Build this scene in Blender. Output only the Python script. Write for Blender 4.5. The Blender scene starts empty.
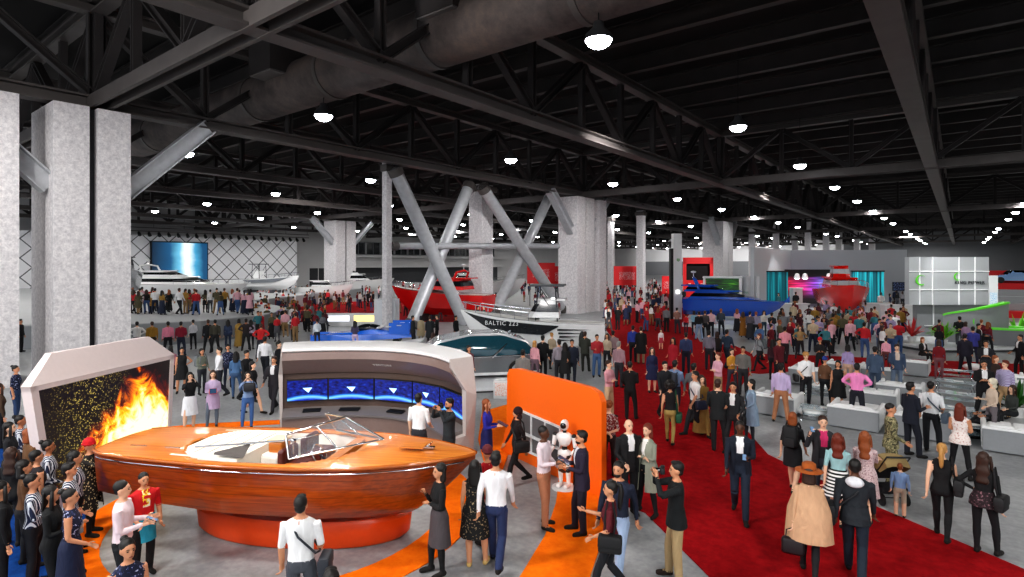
import bpy, bmesh, math, random
import numpy as np
from mathutils import Vector, Matrix, kdtree
random.seed(7)
# ---------------------------------------------------------------- camera model (1024 x 577)
F, H, HX, HY, TH = 572.7, 4.75, 512.0, 265.0, math.radians(38.04)
CT, ST = math.cos(TH), math.sin(TH)
scene = bpy.context.scene
COL = scene.collection
def W(r, d, z=0.0):
    "right / depth of the standpoint -> world (world Y runs down the hall)"
    return Vector((r*CT - d*ST, r*ST + d*CT, z))
def G(px, py, z=0.0):
    d = F*(H-z)/(py-HY); return W((px-HX)/F*d, d, z)
def D(px, py, d):
    return W((px-HX)/F*d, d, H-(py-HY)*d/F)
def onX(px, py, X):
    k = (px-HX)/F; d = X/(k*CT-ST); return W(k*d, d, H-(py-HY)*d/F)
def onY(px, py, Y):
    k = (px-HX)/F; d = Y/(k*ST+CT); return W(k*d, d, H-(py-HY)*d/F)
# ---------------------------------------------------------------- materials
MATS = {}
def srgb(c):
    if isinstance(c, str):
        c = c.lstrip('#'); c = c if len(c) == 6 else ''.join(x*2 for x in c); c = [int(c[i:i+2], 16)/255 for i in (0, 2, 4)]
    return tuple((x/12.92 if x <= .04045 else ((x+.055)/1.055)**2.4) for x in c) + (1,)
def newmat(name):
    m = bpy.data.materials.new(name); m.use_nodes = True
    nt = m.node_tree; return m, nt, nt.nodes['Principled BSDF']
def ND(nt, t, **kw):
    n = nt.nodes.new(t)
    for k, v in kw.items():
        if k in n.inputs: n.inputs[k].default_value = v
        else: setattr(n, k, v)
    return n
def ramp(nt, fac, stops, interp='LINEAR'):
    r = nt.nodes.new('ShaderNodeValToRGB'); r.color_ramp.interpolation = interp
    e = r.color_ramp.elements
    while len(e) < len(stops): e.new(.5)
    for k, (p, c) in enumerate(stops):
        e[k].position = p; e[k].color = srgb(c)
    nt.links.new(fac, r.inputs[0]); return r.outputs[0]
def M(c, rough=.6, metal=0., var=.12, scale=14., emit=0., coat=0., spec=.5):
    "plain surface with a slight procedural mottle"
    key = (c, rough, metal, var, scale, emit, coat, spec)
    if key in MATS: return MATS[key]
    m, nt, b = newmat('surface_%s' % str(c).strip('#'))
    col = srgb(c)
    tc = ND(nt, 'ShaderNodeTexCoord'); n = ND(nt, 'ShaderNodeTexNoise', Scale=scale, Detail=3.)
    nt.links.new(tc.outputs['Object'], n.inputs['Vector'])
    mx = ND(nt, 'ShaderNodeMix', data_type='RGBA')
    mx.inputs[6].default_value = tuple(x*(1-var) for x in col[:3])+(1,)
    mx.inputs[7].default_value = tuple(min(1, x*(1+var)) for x in col[:3])+(1,)
    nt.links.new(n.outputs['Fac'], mx.inputs[0]); nt.links.new(mx.outputs[2], b.inputs['Base Color'])
    b.inputs['Roughness'].default_value = rough; b.inputs['Metallic'].default_value = metal
    b.inputs['Coat Weight'].default_value = coat; b.inputs['Specular IOR Level'].default_value = spec
    if emit:
        nt.links.new(mx.outputs[2], b.inputs['Emission Color']); b.inputs['Emission Strength'].default_value = emit
    MATS[key] = m; return m
def glass(c='#a8c4d0', alpha=.25, rough=.05):
    key = ('glass', c, alpha)
    if key in MATS: return MATS[key]
    m, nt, b = newmat('glass'); b.inputs['Base Color'].default_value = srgb(c); b.inputs['Roughness'].default_value = rough
    n = ND(nt, 'ShaderNodeTexNoise', Scale=3.); r = ND(nt, 'ShaderNodeMapRange')
    r.inputs[3].default_value = alpha*.9; r.inputs[4].default_value = alpha*1.1
    nt.links.new(n.outputs['Fac'], r.inputs[0]); nt.links.new(r.outputs[0], b.inputs['Alpha'])
    MATS[key] = m; return m
def PAT(kind, *cs):
    "patterned cloth: stripe / floral / leopard / camo / check, in object space"
    key = (kind,)+cs
    if key in MATS: return MATS[key]
    m, nt, b = newmat('cloth_'+kind); tc = ND(nt, 'ShaderNodeTexCoord'); v = tc.outputs['Object']
    if kind == 'stripe':
        w = ND(nt, 'ShaderNodeTexWave', Scale=9., Distortion=1.5, bands_direction='X'); nt.links.new(v, w.inputs['Vector'])
        c = ramp(nt, w.outputs['Fac'], [(0, cs[0]), (.34, cs[1])], 'CONSTANT')
    elif kind == 'check':
        w = ND(nt, 'ShaderNodeTexChecker', Scale=26.); nt.links.new(v, w.inputs['Vector'])
        c = ramp(nt, w.outputs['Fac'], [(0, cs[0]), (.5, cs[1])], 'CONSTANT')
    elif kind == 'leopard':
        w = ND(nt, 'ShaderNodeTexVoronoi', Scale=26.); nt.links.new(v, w.inputs['Vector'])
        c = ramp(nt, w.outputs['Distance'], [(0, cs[0]), (.32, cs[1])], 'CONSTANT')
    elif kind == 'band':
        w = ND(nt, 'ShaderNodeTexWave', Scale=5., Distortion=.6, bands_direction='Z'); nt.links.new(v, w.inputs['Vector'])
        c = ramp(nt, w.outputs['Fac'], [(0, cs[0]), (.5, cs[1])], 'CONSTANT')
    else:
        w = ND(nt, 'ShaderNodeTexNoise', Scale=(30. if kind == 'floral' else 14.), Detail=2.); nt.links.new(v, w.inputs['Vector'])
        st = [(0, cs[0]), (.55, cs[1])] + ([(.63, cs[2])] if len(cs) > 2 else [])
        if kind == 'camo': st = [(0, cs[0]), (.45, cs[1]), (.55, cs[2])]
        c = ramp(nt, w.outputs['Fac'], st, 'CONSTANT')
    nt.links.new(c, b.inputs['Base Color']); b.inputs['Roughness'].default_value = .85
    MATS[key] = m; return m
def mm(c):
    "cloth: matte, mottled, softly creased"
    if not isinstance(c, (str, tuple)): return c
    key = ('cloth', c)
    if key in MATS: return MATS[key]
    m, nt, b = newmat('cloth_%s' % str(c).strip('#')); col = srgb(c)
    tc = ND(nt, 'ShaderNodeTexCoord'); mp = ND(nt, 'ShaderNodeMapping'); mp.inputs['Scale'].default_value = (9, 9, 3.5)
    n = ND(nt, 'ShaderNodeTexNoise', Scale=1., Detail=3., Distortion=1.); nt.links.new(tc.outputs['Object'], mp.inputs[0]); nt.links.new(mp.outputs[0], n.inputs['Vector'])
    mx = ND(nt, 'ShaderNodeMix', data_type='RGBA')
    mx.inputs[6].default_value = tuple(x*.72 for x in col[:3])+(1,); mx.inputs[7].default_value = tuple(min(1, x*1.22) for x in col[:3])+(1,)
    nt.links.new(n.outputs['Fac'], mx.inputs[0]); nt.links.new(mx.outputs[2], b.inputs['Base Color']); b.inputs['Roughness'].default_value = .85
    bp = ND(nt, 'ShaderNodeBump', Strength=.8, Distance=.03); nt.links.new(n.outputs['Fac'], bp.inputs['Height']); nt.links.new(bp.outputs[0], b.inputs['Normal'])
    MATS[key] = m; return m
# ---------------------------------------------------------------- mesh builder
class MB:
    def __init__(s): s.v = []; s.f = []; s.mi = []
    def add(s, vs, fs, mi=0):
        o = len(s.v); s.v += [tuple(v) for v in vs]; s.f += [tuple(i+o for i in f) for f in fs]; s.mi += [mi]*len(fs); return s
    def box(s, c, size, rz=0., mi=0, tap=1.):
        x, y, z = (k/2 for k in size); R = Matrix.Rotation(rz, 3, 'Z'); c = Vector(c); vs = []
        for dz, t in ((-z, 1.), (z, tap)):
            for dx, dy in ((-x, -y), (x, -y), (x, y), (-x, y)): vs.append(c + R @ Vector((dx*t, dy*t, dz)))
        return s.add(vs, [(3,2,1,0),(4,5,6,7),(0,1,5,4),(1,2,6,5),(2,3,7,6),(3,0,4,7)], mi)
    def rbox(s, c, size, r=.04, rz=0., mi=0, seg=3):
        "box with rounded vertical edges and softened top"
        x, y, z = (k/2 for k in size); r = min(r, x*.99, y*.99, z*.9); R = Matrix.Rotation(rz, 3, 'Z'); c = Vector(c)
        def ring(ins, zz):
            out = []
            for cx, cy, a0 in ((x-r, y-r, 0), (-x+r, y-r, 90), (-x+r, -y+r, 180), (x-r, -y+r, 270)):
                for k in range(seg+1):
                    a = math.radians(a0+90*k/seg); q = max(r-ins, .001)
                    out.append(c + R @ Vector((cx+q*math.cos(a), cy+q*math.sin(a), zz)))
            return out
        prof = [(r*.6, -z), (0, -z+r*.6)] + [(r*(1-math.cos(math.radians(t))), z-r+r*math.sin(math.radians(t))) for t in (0, 45, 90)]
        return s.loft([ring(a, b) for a, b in prof], True, True, mi)
    def loft(s, rings, closed=True, caps=True, mi=0):
        n = len(rings[0]); vs = [p for r in rings for p in r]; fs = []
        for i in range(len(rings)-1):
            for j in range(n if closed else n-1):
                k = (j+1) % n; fs.append((i*n+j, i*n+k, (i+1)*n+k, (i+1)*n+j))
        if caps and closed:
            fs.append(tuple(range(n-1, -1, -1))); fs.append(tuple((len(rings)-1)*n+j for j in range(n)))
        return s.add(vs, fs, mi)
    def tube(s, pts, rads, n=8, mi=0, caps=True, sq=1.):
        pts = [Vector(p) for p in pts]
        if not hasattr(rads, '__len__'): rads = [rads]*len(pts)
        rings = []; u = None
        for i, p in enumerate(pts):
            t = (pts[min(i+1, len(pts)-1)] - pts[max(i-1, 0)])
            if t.length < 1e-9: t = Vector((0, 0, 1))
            t.normalize()
            if u is None: u = t.orthogonal().normalized()
            u = (u - t*u.dot(t)); u = u.normalized() if u.length > 1e-6 else t.orthogonal().normalized()
            w = t.cross(u)
            rings.append([p + (u*math.cos(a)+w*sq*math.sin(a))*rads[i] for a in (2*math.pi*k/n for k in range(n))])
        return s.loft(rings, True, caps, mi)
    def ell(s, c, r, nu=10, nv=7, mi=0, R=None):
        c = Vector(c); rings = []
        for i in range(nv+1):
            t = math.pi*(i+.02 if i == 0 else (i-.02 if i == nv else i))/nv
            ring = []
            for k in range(nu):
                a = 2*math.pi*k/nu; p = Vector((r[0]*math.sin(t)*math.cos(a), r[1]*math.sin(t)*math.sin(a), -r[2]*math.cos(t)))
                ring.append(c + (R @ p if R else p))
            rings.append(ring)
        return s.loft(rings, True, True, mi)
    def beam(s, a, b, w, h, prof='box', mi=0, up=(0, 0, 1), t=.06):
        "straight steel member; prof box or I"
        a, b = Vector(a), Vector(b); z = (b-a).normalized(); x = Vector(up).cross(z)
        if x.length < 1e-4: x = Vector((1, 0, 0)).cross(z)
        x.normalize(); y = z.cross(x)
        def bar(x0, x1, y0, y1):
            q = [(x0, y0), (x1, y0), (x1, y1), (x0, y1)]
            s.loft([[p + x*i + y*j for i, j in q] for p in (a, b)], True, True, mi)
        if prof == 'box': bar(-w/2, w/2, -h/2, h/2)
        else:
            bar(-w/2, w/2, -h/2, -h/2+t); bar(-w/2, w/2, h/2-t, h/2); bar(-t*.4, t*.4, -h/2+t, h/2-t)
        return s
    def lathe(s, prof, n=20, c=(0, 0, 0), mi=0):
        c = Vector(c)
        return s.loft([[c + Vector((r*math.cos(2*math.pi*k/n), r*math.sin(2*math.pi*k/n), z)) for k in range(n)] for r, z in prof], True, True, mi)
    def prism(s, poly, z0, z1, mi=0):
        n = len(poly); a = [(p[0], p[1], z0) for p in poly]; b = [(p[0], p[1], z1) for p in poly]
        return s.loft([a, b], True, True, mi)
    def mesh(s, name, smooth=None):
        me = bpy.data.meshes.new(name); me.from_pydata(s.v, [], s.f)
        if any(s.mi): me.polygons.foreach_set('material_index', s.mi)
        if smooth is not None: shade(me, smooth)
        me.update(); return me
    def obj(s, name, mats, parent=None, smooth=None, label=None, cat=None, group=None, kind=None, loc=None, rz=None, fix=True):
        me = s.mesh(name)
        if fix:
            bm = bmesh.new(); bm.from_mesh(me); bmesh.ops.recalc_face_normals(bm, faces=bm.faces); bm.to_mesh(me); bm.free()
        if smooth is not None: shade(me, smooth)
        for m in (mats if isinstance(mats, (list, tuple)) else [mats]): me.materials.append(m)
        o = bpy.data.objects.new(name, me); COL.objects.link(o)
        if parent is not None: o.parent = parent
        if loc is not None: o.location = loc
        if rz is not None: o.rotation_euler = (0, 0, rz)
        return tag(o, label, cat, group, kind)
def shade(me, deg):
    me.polygons.foreach_set('use_smooth', [True]*len(me.polygons))
    if deg < 180:
        bm = bmesh.new(); bm.from_mesh(me); lim = math.radians(deg)
        for e in bm.edges:
            if len(e.link_faces) == 2 and e.calc_face_angle(0) > lim: e.smooth = False
        bm.to_mesh(me); bm.free()
def tag(o, label=None, cat=None, group=None, kind=None):
    if label: o['label'] = label
    if cat: o['category'] = cat
    if group: o['group'] = group
    if kind: o['kind'] = kind
    return o
def thing(name, label, cat, loc=(0, 0, 0), rz=0., group=None):
    o = bpy.data.objects.new(name, None); COL.objects.link(o); o.location = loc; o.rotation_euler = (0, 0, rz)
    o.empty_display_size = .1
    return tag(o, label, cat, group)
def copy_tree(o, parent=None):
    c = o.copy(); COL.objects.link(c); c.parent = parent
    for ch in list(o.children): copy_tree(ch, c)
    return c
def text_part(body, size, m, parent, loc, rot, name='lettering', ext=.004):
    cu = bpy.data.curves.new(name, 'FONT'); cu.body = body; cu.size = size; cu.extrude = ext; cu.align_x = 'CENTER'; cu.align_y = 'CENTER'; cu.space_character = 1.18
    tmp = bpy.data.objects.new(name, cu); COL.objects.link(tmp)
    me = bpy.data.meshes.new_from_object(tmp.evaluated_get(bpy.context.evaluated_depsgraph_get())); bpy.data.objects.remove(tmp)
    me.materials.clear(); me.materials.append(m)
    o = bpy.data.objects.new(name, me); COL.objects.link(o); o.parent = parent; o.location = loc; o.rotation_euler = rot
    return o
# ---------------------------------------------------------------- people
# body slots: 0 skin 1 torso 2 upper arm 3 forearm 4 hips+thigh 5 shin 6 shoe 7 shirt front 8 eye/brow 9 lips
def lerp(a, b, t): return a+(b-a)*t
ARMS = {  # upper-arm and forearm directions for one side (x outwards, -y forwards)
 'relax': ((.16, .02, -1), (.04, -.22, -1)), 'fwdswing': ((.12, -.38, -1), (.02, -.6, -1)), 'backswing': ((.14, .42, -1), (.05, .08, -1)),
 'hold': ((.12, -.12, -1), (-.42, -1, .16)), 'photo': ((.25, -.95, -.25), (-.62, -.15, .95)), 'cross': ((.16, -.22, -1), (-1, -.42, .12)),
 'hip': ((.75, .3, -.8), (-.75, -.35, -.42)), 'behind': ((.3, .42, -1), (-.85, .28, -.3)), 'phone': ((.4, -.35, -.85), (-.22, -.25, 1)),
 'out': ((.2, -.5, -.85), (.1, -1, .1)), 'chin': ((.05, -.35, -1), (-.42, -.5, .8)), 'push': ((.05, -.55, -.85), (0, -1, -.08)), 'lap': ((.12, -.1, -1), (-.25, -.95, -.2)), 'mid': ((.2, -.05, -1), (-.25, -.7, -.45))}
LEGS = {  # (knee, ankle) offsets from the hip for left, right; -y forwards
 'stand': (((.015, -.01), (.02, .01, 0)), ((.015, -.01), (.02, .01, 0))),
 'wide': (((.05, -.02), (.11, .0, 0)), ((.05, -.02), (.11, .02, 0))),
 'ease': (((.01, -.01), (.0, .02, 0)), ((.05, -.08), (.07, -.08, 0))),
 'walk': (((.0, -.17), (.0, -.26, .0)), ((.0, -.02), (.0, .32, .06))),
 'stride': (((.0, -.02), (.0, .28, .05)), ((.0, -.15), (.0, -.24, .0)))}
POSES = {  # left arm, right arm, legs
 'stand': ('relax', 'relax', 'stand'), 'ease': ('relax', 'mid', 'ease'), 'wide': ('relax', 'relax', 'wide'), 'walk': ('backswing', 'fwdswing', 'walk'),
 'stride': ('fwdswing', 'backswing', 'stride'), 'tablet': ('hold', 'hold', 'ease'), 'photo': ('photo', 'photo', 'ease'), 'cross': ('cross', 'cross', 'wide'),
 'hips': ('hip', 'hip', 'wide'), 'behind': ('behind', 'behind', 'stand'), 'phone': ('relax', 'phone', 'ease'), 'out': ('mid', 'out', 'walk'),
 'chin': ('cross', 'chin', 'ease'), 'push': ('push', 'push', 'walk'), 'hip1': ('hip', 'relax', 'ease'), 'talk': ('mid', 'hold', 'ease'), 'sit': ('lap', 'lap', 'sit'),
 'walkbag': ('hold', 'fwdswing', 'walk')}
def body_rings(sex):
    if sex == 'm':   # z, half width, half depth, y
        return [(.82,.11,.09,.0),(.86,.155,.11,.005),(.93,.168,.118,.008),(1.0,.162,.112,.004),(1.08,.155,.108,0),(1.16,.158,.108,0),(1.25,.172,.115,-.004),(1.33,.19,.118,-.004),(1.40,.196,.108,.002),(1.45,.18,.09,.008),(1.48,.125,.075,.012),(1.505,.066,.062,.012)]
    return [(.82,.11,.09,.0),(.86,.16,.115,.01),(.92,.175,.125,.012),(.98,.166,.116,.006),(1.05,.138,.098,0),(1.11,.126,.09,0),(1.18,.138,.098,-.006),(1.25,.15,.118,-.016),(1.31,.157,.112,-.012),(1.38,.162,.096,.0),(1.43,.15,.08,.008),(1.465,.105,.066,.012),(1.495,.055,.053,.012)]
BODY = {}
def make_body(sex, pose, fine, wide=0.):
    key = (sex, pose, fine, wide)
    if key in BODY: return BODY[key]
    la, ra, lg = POSES[pose]; sit = lg == 'sit'; k = 1+wide
    mb = MB(); lab = []
    def grow(fn, slot):
        n0 = len(mb.v); fn()
        for v in mb.v[n0:]: lab.append(slot(Vector(v)) if callable(slot) else slot)
    # torso
    br = body_rings(sex); rings = []
    zz = np.linspace(br[0][0], br[-1][0], 34)
    A = np.array(br); N = 22
    for z in zz:
        w, dp, y = (np.interp(z, A[:, 0], A[:, i]) for i in (1, 2, 3))
        w *= k; dp *= (1+wide*1.4)
        ring = []
        for j in range(N):
            a = 2*math.pi*j/N; ca, sa = math.cos(a), math.sin(a); e = .86
            ring.append((w*math.copysign(abs(ca)**e, ca), y+dp*math.copysign(abs(sa)**e, sa), z))
        rings.append(ring)
    def tslot(p):
        if p.z < .985: return 4
        if p.z > (1.499 if sex == 'm' else 1.487): return 0
        if p.y < -.03 and p.z > 1.08 and abs(p.x) < .018+(p.z-1.08)*.11: return 7
        return 1
    grow(lambda: mb.loft(rings), tslot)
    hd = Vector((0, 0, 0))
    # neck and head
    grow(lambda: mb.tube([(0, .014, 1.45), (0, .006, 1.5), (0, -.004, 1.56)], [.058, .052, .05] if sex == 'm' else [.048, .043, .042], 14), 0)
    grow(lambda: mb.ell((0, .008, 1.655), (.074, .094, .098), 20, 14), 0)
    grow(lambda: mb.ell((0, -.026, 1.598), (.055, .062, .066), 18, 12), 0)
    grow(lambda: mb.tube([(0, -.078, 1.655), (0, -.1, 1.625), (0, -.098, 1.612)], [.009, .013, .014], 8), 0)
    for s in (-1, 1): grow(lambda: mb.ell((s*.075, .01, 1.635), (.012, .022, .034), 8, 8), 0)
    # arms
    sh = .192*k if sex == 'm' else .162*k
    hands = {}; joints = {}
    for s, arm in ((1, la), (-1, ra)):
        du, df = (Vector((v[0]*s, v[1], v[2])).normalized() for v in ARMS[arm])
        S = Vector((s*sh, .01, 1.42 if sex == 'm' else 1.395)); E = S+du*.285; Wr = E+df*.25
        joints[s] = (S, E, Wr); t = 1.0 if sex == 'm' else .8
        up = [S+(E-S)*q for q in np.linspace(-.04, 1, 12)]; fo = [E+(Wr-E)*q for q in np.linspace(0, 1, 12)]
        grow(lambda: mb.tube(up, [lerp(.062, .047, q)*t for q in np.linspace(0, 1, 12)], 14), 2)
        grow(lambda: mb.tube(fo, [lerp(.046, .034, q**.8)*t for q in np.linspace(0, 1, 12)], 14), 3)
        Hd = Wr+df*.1
        grow(lambda: mb.tube([Wr-df*.01, Wr+df*.03, Wr+df*.075, Wr+df*.095], [.028*t, .036*t, .04*t, .03*t], 12, sq=.55), 0)
        hands[s] = (Wr, df, t)
    # legs
    feet = []
    for s in (1, -1):
        hip = Vector((s*.092, .005, .9))
        if sit:
            Kn = Vector((s*.11, -.43, .93)); An = Vector((s*.10, -.44+.06*(s > 0), .5))
        else:
            (kx, ky), (ax, ay, az) = LEGS[lg][0 if s > 0 else 1]
            Kn = hip+Vector((s*kx, ky, -.41)); An = Vector((hip.x+s*ax, hip.y+ay, .085+az))
        if sex == 'm': th, sn = (.096, .072), (.072, .058)
        else: th, sn = (.09, .058), (.058, .041)
        q = np.linspace(0, 1, 14)
        grow(lambda: mb.tube([hip+(Kn-hip)*x for x in q], [lerp(th[0], th[1], x**.8) for x in q], 16), 4)
        grow(lambda: mb.tube([Kn+(An-Kn)*x for x in q], [lerp(sn[0], sn[1], x)+.007*math.sin(math.pi*min(1, x*1.6))*(sex == 'f') for x in q], 16), 5)
        up_ = Vector((0, 0, An.z-.085 if not sit else An.z-.085)); fz = An.z-.085
        tilt = .5 if (not sit and An.z > .1) else 0.
        fw = Vector((s*.12, -1, 0)).normalized()
        def ft(a, z): return Vector((An.x, An.y, fz))+fw*a+Vector((0, 0, z+tilt*max(0, -(a-.12))*.25))
        grow(lambda: mb.tube([ft(-.06, .05), ft(-.02, .052), ft(.05, .045), ft(.12, .036), ft(.175, .032), ft(.195, .03)], [.035, .046, .044, .045, .037, .02], 12), 6)
        grow(lambda: mb.tube([An, ft(.0, .05)], [.044, .046], 12), 6)
    # one continuous skin
    me = mb.mesh('body'); tmp = bpy.data.objects.new('body', me); COL.objects.link(tmp)
    md = tmp.modifiers.new('r', 'REMESH'); md.mode = 'VOXEL'; md.voxel_size = {True: .0125, False: .027, 'far': .045}[fine]; md.adaptivity = 0.
    sm = tmp.modifiers.new('s', 'SMOOTH'); sm.factor = .5; sm.iterations = 3 if fine is True else 1
    out = bpy.data.meshes.new_from_object(tmp.evaluated_get(bpy.context.evaluated_depsgraph_get()))
    kd = kdtree.KDTree(len(mb.v))
    for i, v in enumerate(mb.v): kd.insert(v, i)
    kd.balance(); bpy.data.objects.remove(tmp)
    n = len(out.polygons); slots = [lab[kd.find(p.center)[1]] for p in out.polygons]
    # foot soles stay flat on the floor
    V = [v.co.copy() for v in out.vertices]; Fc = [tuple(p.vertices) for p in out.polygons]
    fin = MB(); fin.v = [tuple(v) for v in V]; fin.f = Fc; fin.mi = slots
    # fingers, thumb, eyes, mouth
    for s in (1, -1):
        Wr, df, t = hands[s]
        side = df.orthogonal().normalized()
        ref = Vector((0, -1, 0)) if abs(df.y) < .75 else Vector((0, 0, 1))
        side = (ref-df*ref.dot(df)).normalized(); pal = df.cross(side)*s   # side: thumb edge
        nf = 6 if fine is True else 4
        for i, (o, L) in enumerate(((.027, .072), (.009, .08), (-.009, .074), (-.026, .06))):
            b = Wr+df*.08+side*o*t; curl = pal*(-.012-.004*i)
            fin.tube([b, b+df*L*.45+curl*.5, b+df*L*.8+curl*1.8, b+df*L*.95+curl*3], [.0095, .0092, .0085, .006], nf)
        b = Wr+df*.03+side*.03*t
        fin.tube([b, b+df*.03+side*.02, b+df*.06+side*.024-pal*.008], [.012, .011, .007], nf)
    if fine is True:
        for s in (-1, 1):
            fin.ell((s*.031, -.077, 1.648), (.013, .009, .007), 8, 5, 8)
            fin.tube([(s*.015, -.084, 1.668), (s*.032, -.083, 1.672), (s*.048, -.074, 1.666)], .0045, 5, 8)
        fin.ell((0, -.083, 1.582), (.022, .009, .0065), 8, 5, 9)
    else:
        for s in (-1, 1): fin.ell((s*.031, -.078, 1.652), (.017, .01, .011), 6, 4, 8)
        fin.ell((0, -.084, 1.582), (.022, .009, .008), 6, 4, 9)
    me = fin.mesh('body_%s_%s' % (sex, pose)); shade(me, 180)
    for i in range(10): me.materials.append(None)
    dz = -.43 if sit else 0.
    BODY[key] = (me, joints, dz); return BODY[key]
# hair, in head space (origin at the standing head, 1.64 m)
HAIRS = {}
def make_hair(kind):
    if kind in HAIRS: return HAIRS[kind]
    mb = MB(); z = 1.64
    def cap(r=(.082, .1, .098), c=(0, .02, .035), nu=16, nv=11): mb.ell((c[0], c[1], z+c[2]), r, nu, nv)
    if kind == 'buzz': cap((.0775, .094, .088), (0, .022, .042))
    elif kind == 'short':
        cap((.083, .096, .09), (0, .027, .05)); mb.ell((0, -.02, z+.112), (.06, .055, .026), 12, 8); mb.ell((0, .05, z-.01), (.07, .06, .07), 12, 8)
    elif kind == 'crop': cap((.08, .095, .087), (0, .027, .048)); mb.ell((0, .05, z-.005), (.066, .055, .06), 12, 8)
    elif kind == 'balding': mb.ell((0, .035, z-.005), (.082, .082, .05), 14, 8)
    elif kind == 'curly':
        rnd = random.Random(3)
        cap((.09, .105, .1), (0, .02, .05))
        for i in range(46):
            a = rnd.uniform(0, 6.28); t = rnd.uniform(-.1, 1); x = math.cos(a)*.085*math.cos(t*1.2); y = .02+math.sin(a)*.1*math.cos(t*1.2)
            if y < -.05 and t < .4: continue
            mb.ell((x, y, z+.05+math.sin(t*1.2)*.09), (.027, .027, .025), 6, 5)
    elif kind == 'afro':
        rnd = random.Random(5); cap((.125, .13, .13), (0, .04, .04))
        for i in range(70):
            a = rnd.uniform(0, 6.28); t = rnd.uniform(-.9, 1.3); x = math.cos(a)*.12*math.cos(t); y = .04+math.sin(a)*.125*math.cos(t)
            if y < -.02 and t < .5: continue
            mb.ell((x, y, z+.04+math.sin(t)*.125), (.03, .03, .03), 6, 5)
    elif kind in ('long', 'wavy', 'longer'):
        cap((.086, .098, .094), (0, .03, .046)); L = {'long': .34, 'wavy': .4, 'longer': .46}[kind]; rings = []
        for i in range(12):
            q = i/11; zz = z+.06-q*L; w = lerp(.088, .105, q) if q > .25 else .09; w *= (1 if q < .8 else 1-(q-.8)*1.4); ring = []
            wob = .012*math.sin(q*15) if kind != 'long' else 0
            for j in range(16):
                a = 2*math.pi*j/16; x = (w+wob)*math.cos(a); y = .055+.018*q+(.06-.018*q)*math.sin(a)
                if math.sin(a) < -.3: y += .035+.0*q
                ring.append((x, y+wob*.5, zz))
            rings.append(ring)
        mb.loft(rings)
        for s in (-1, 1): mb.tube([(s*.078, -.03, z+.06), (s*.09, -.028, z-.04), (s*.098, -.03, z-.15), (s*.09, -.04, z-.24*L/.34)], [.02, .027, .028, .012], 8)
    elif kind == 'bob':
        cap((.087, .099, .094), (0, .03, .046)); rings = []
        for i in range(8):
            q = i/7; zz = z+.05-q*.2; w = lerp(.09, .1, math.sin(q*2.2)); rings.append([(w*math.cos(a), .04+.075*math.sin(a)+(.03 if math.sin(a) < -.3 else 0), zz) for a in (2*math.pi*j/16 for j in range(16))])
        mb.loft(rings)
    elif kind == 'bun':
        cap((.081, .095, .09), (0, .027, .046)); mb.ell((0, .11, z+.1), (.045, .045, .042), 12, 8); mb.ell((0, .06, z-.01), (.062, .05, .06), 12, 8)
    elif kind == 'pony':
        cap((.081, .095, .09), (0, .027, .046)); mb.ell((0, .06, z-.005), (.064, .05, .06), 12, 8)
        mb.tube([(0, .09, z+.08), (0, .15, z+.07), (0, .165, z-.02), (0, .15, z-.14), (0, .14, z-.26), (0, .14, z-.3)], [.022, .03, .038, .04, .028, .008], 10)
    elif kind == 'beard':
        mb.ell((0, -.034, z-.062), (.054, .06, .042), 14, 10); mb.ell((0, -.078, z-.048), (.026, .014, .008), 10, 6)
    elif kind == 'hat':
        mb.lathe([(.02, .17), (.07, .168), (.098, .15), (.102, .1), (.105, .058)], 20, (0, .01, z)); mb.lathe([(.1, .066), (.2, .045), (.205, .04), (.1, .05)], 24, (0, .01, z))
    elif kind == 'cap':
        cap((.088, .105, .09), (0, .015, .055)); mb.ell((0, -.1, z+.06), (.07, .07, .012), 12, 6)
    elif kind == 'beanie':
        cap((.092, .108, .1), (0, .018, .06)); mb.tube([(.088*math.cos(a), .018+.106*math.sin(a), z+.04) for a in (2*math.pi*j/16 for j in range(17))], .016, 6)
    elif kind == 'scarf':
        cap((.096, .112, .11), (0, .025, .03)); mb.ell((0, .05, z-.1), (.085, .075, .07), 12, 8)
    me = mb.mesh('hair_'+kind)
    bm = bmesh.new(); bm.from_mesh(me); bmesh.ops.recalc_face_normals(bm, faces=bm.faces); bm.to_mesh(me); bm.free()
    shade(me, 180); me.materials.append(None); HAIRS[kind] = me; return me
SHELLS = {}
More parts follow.
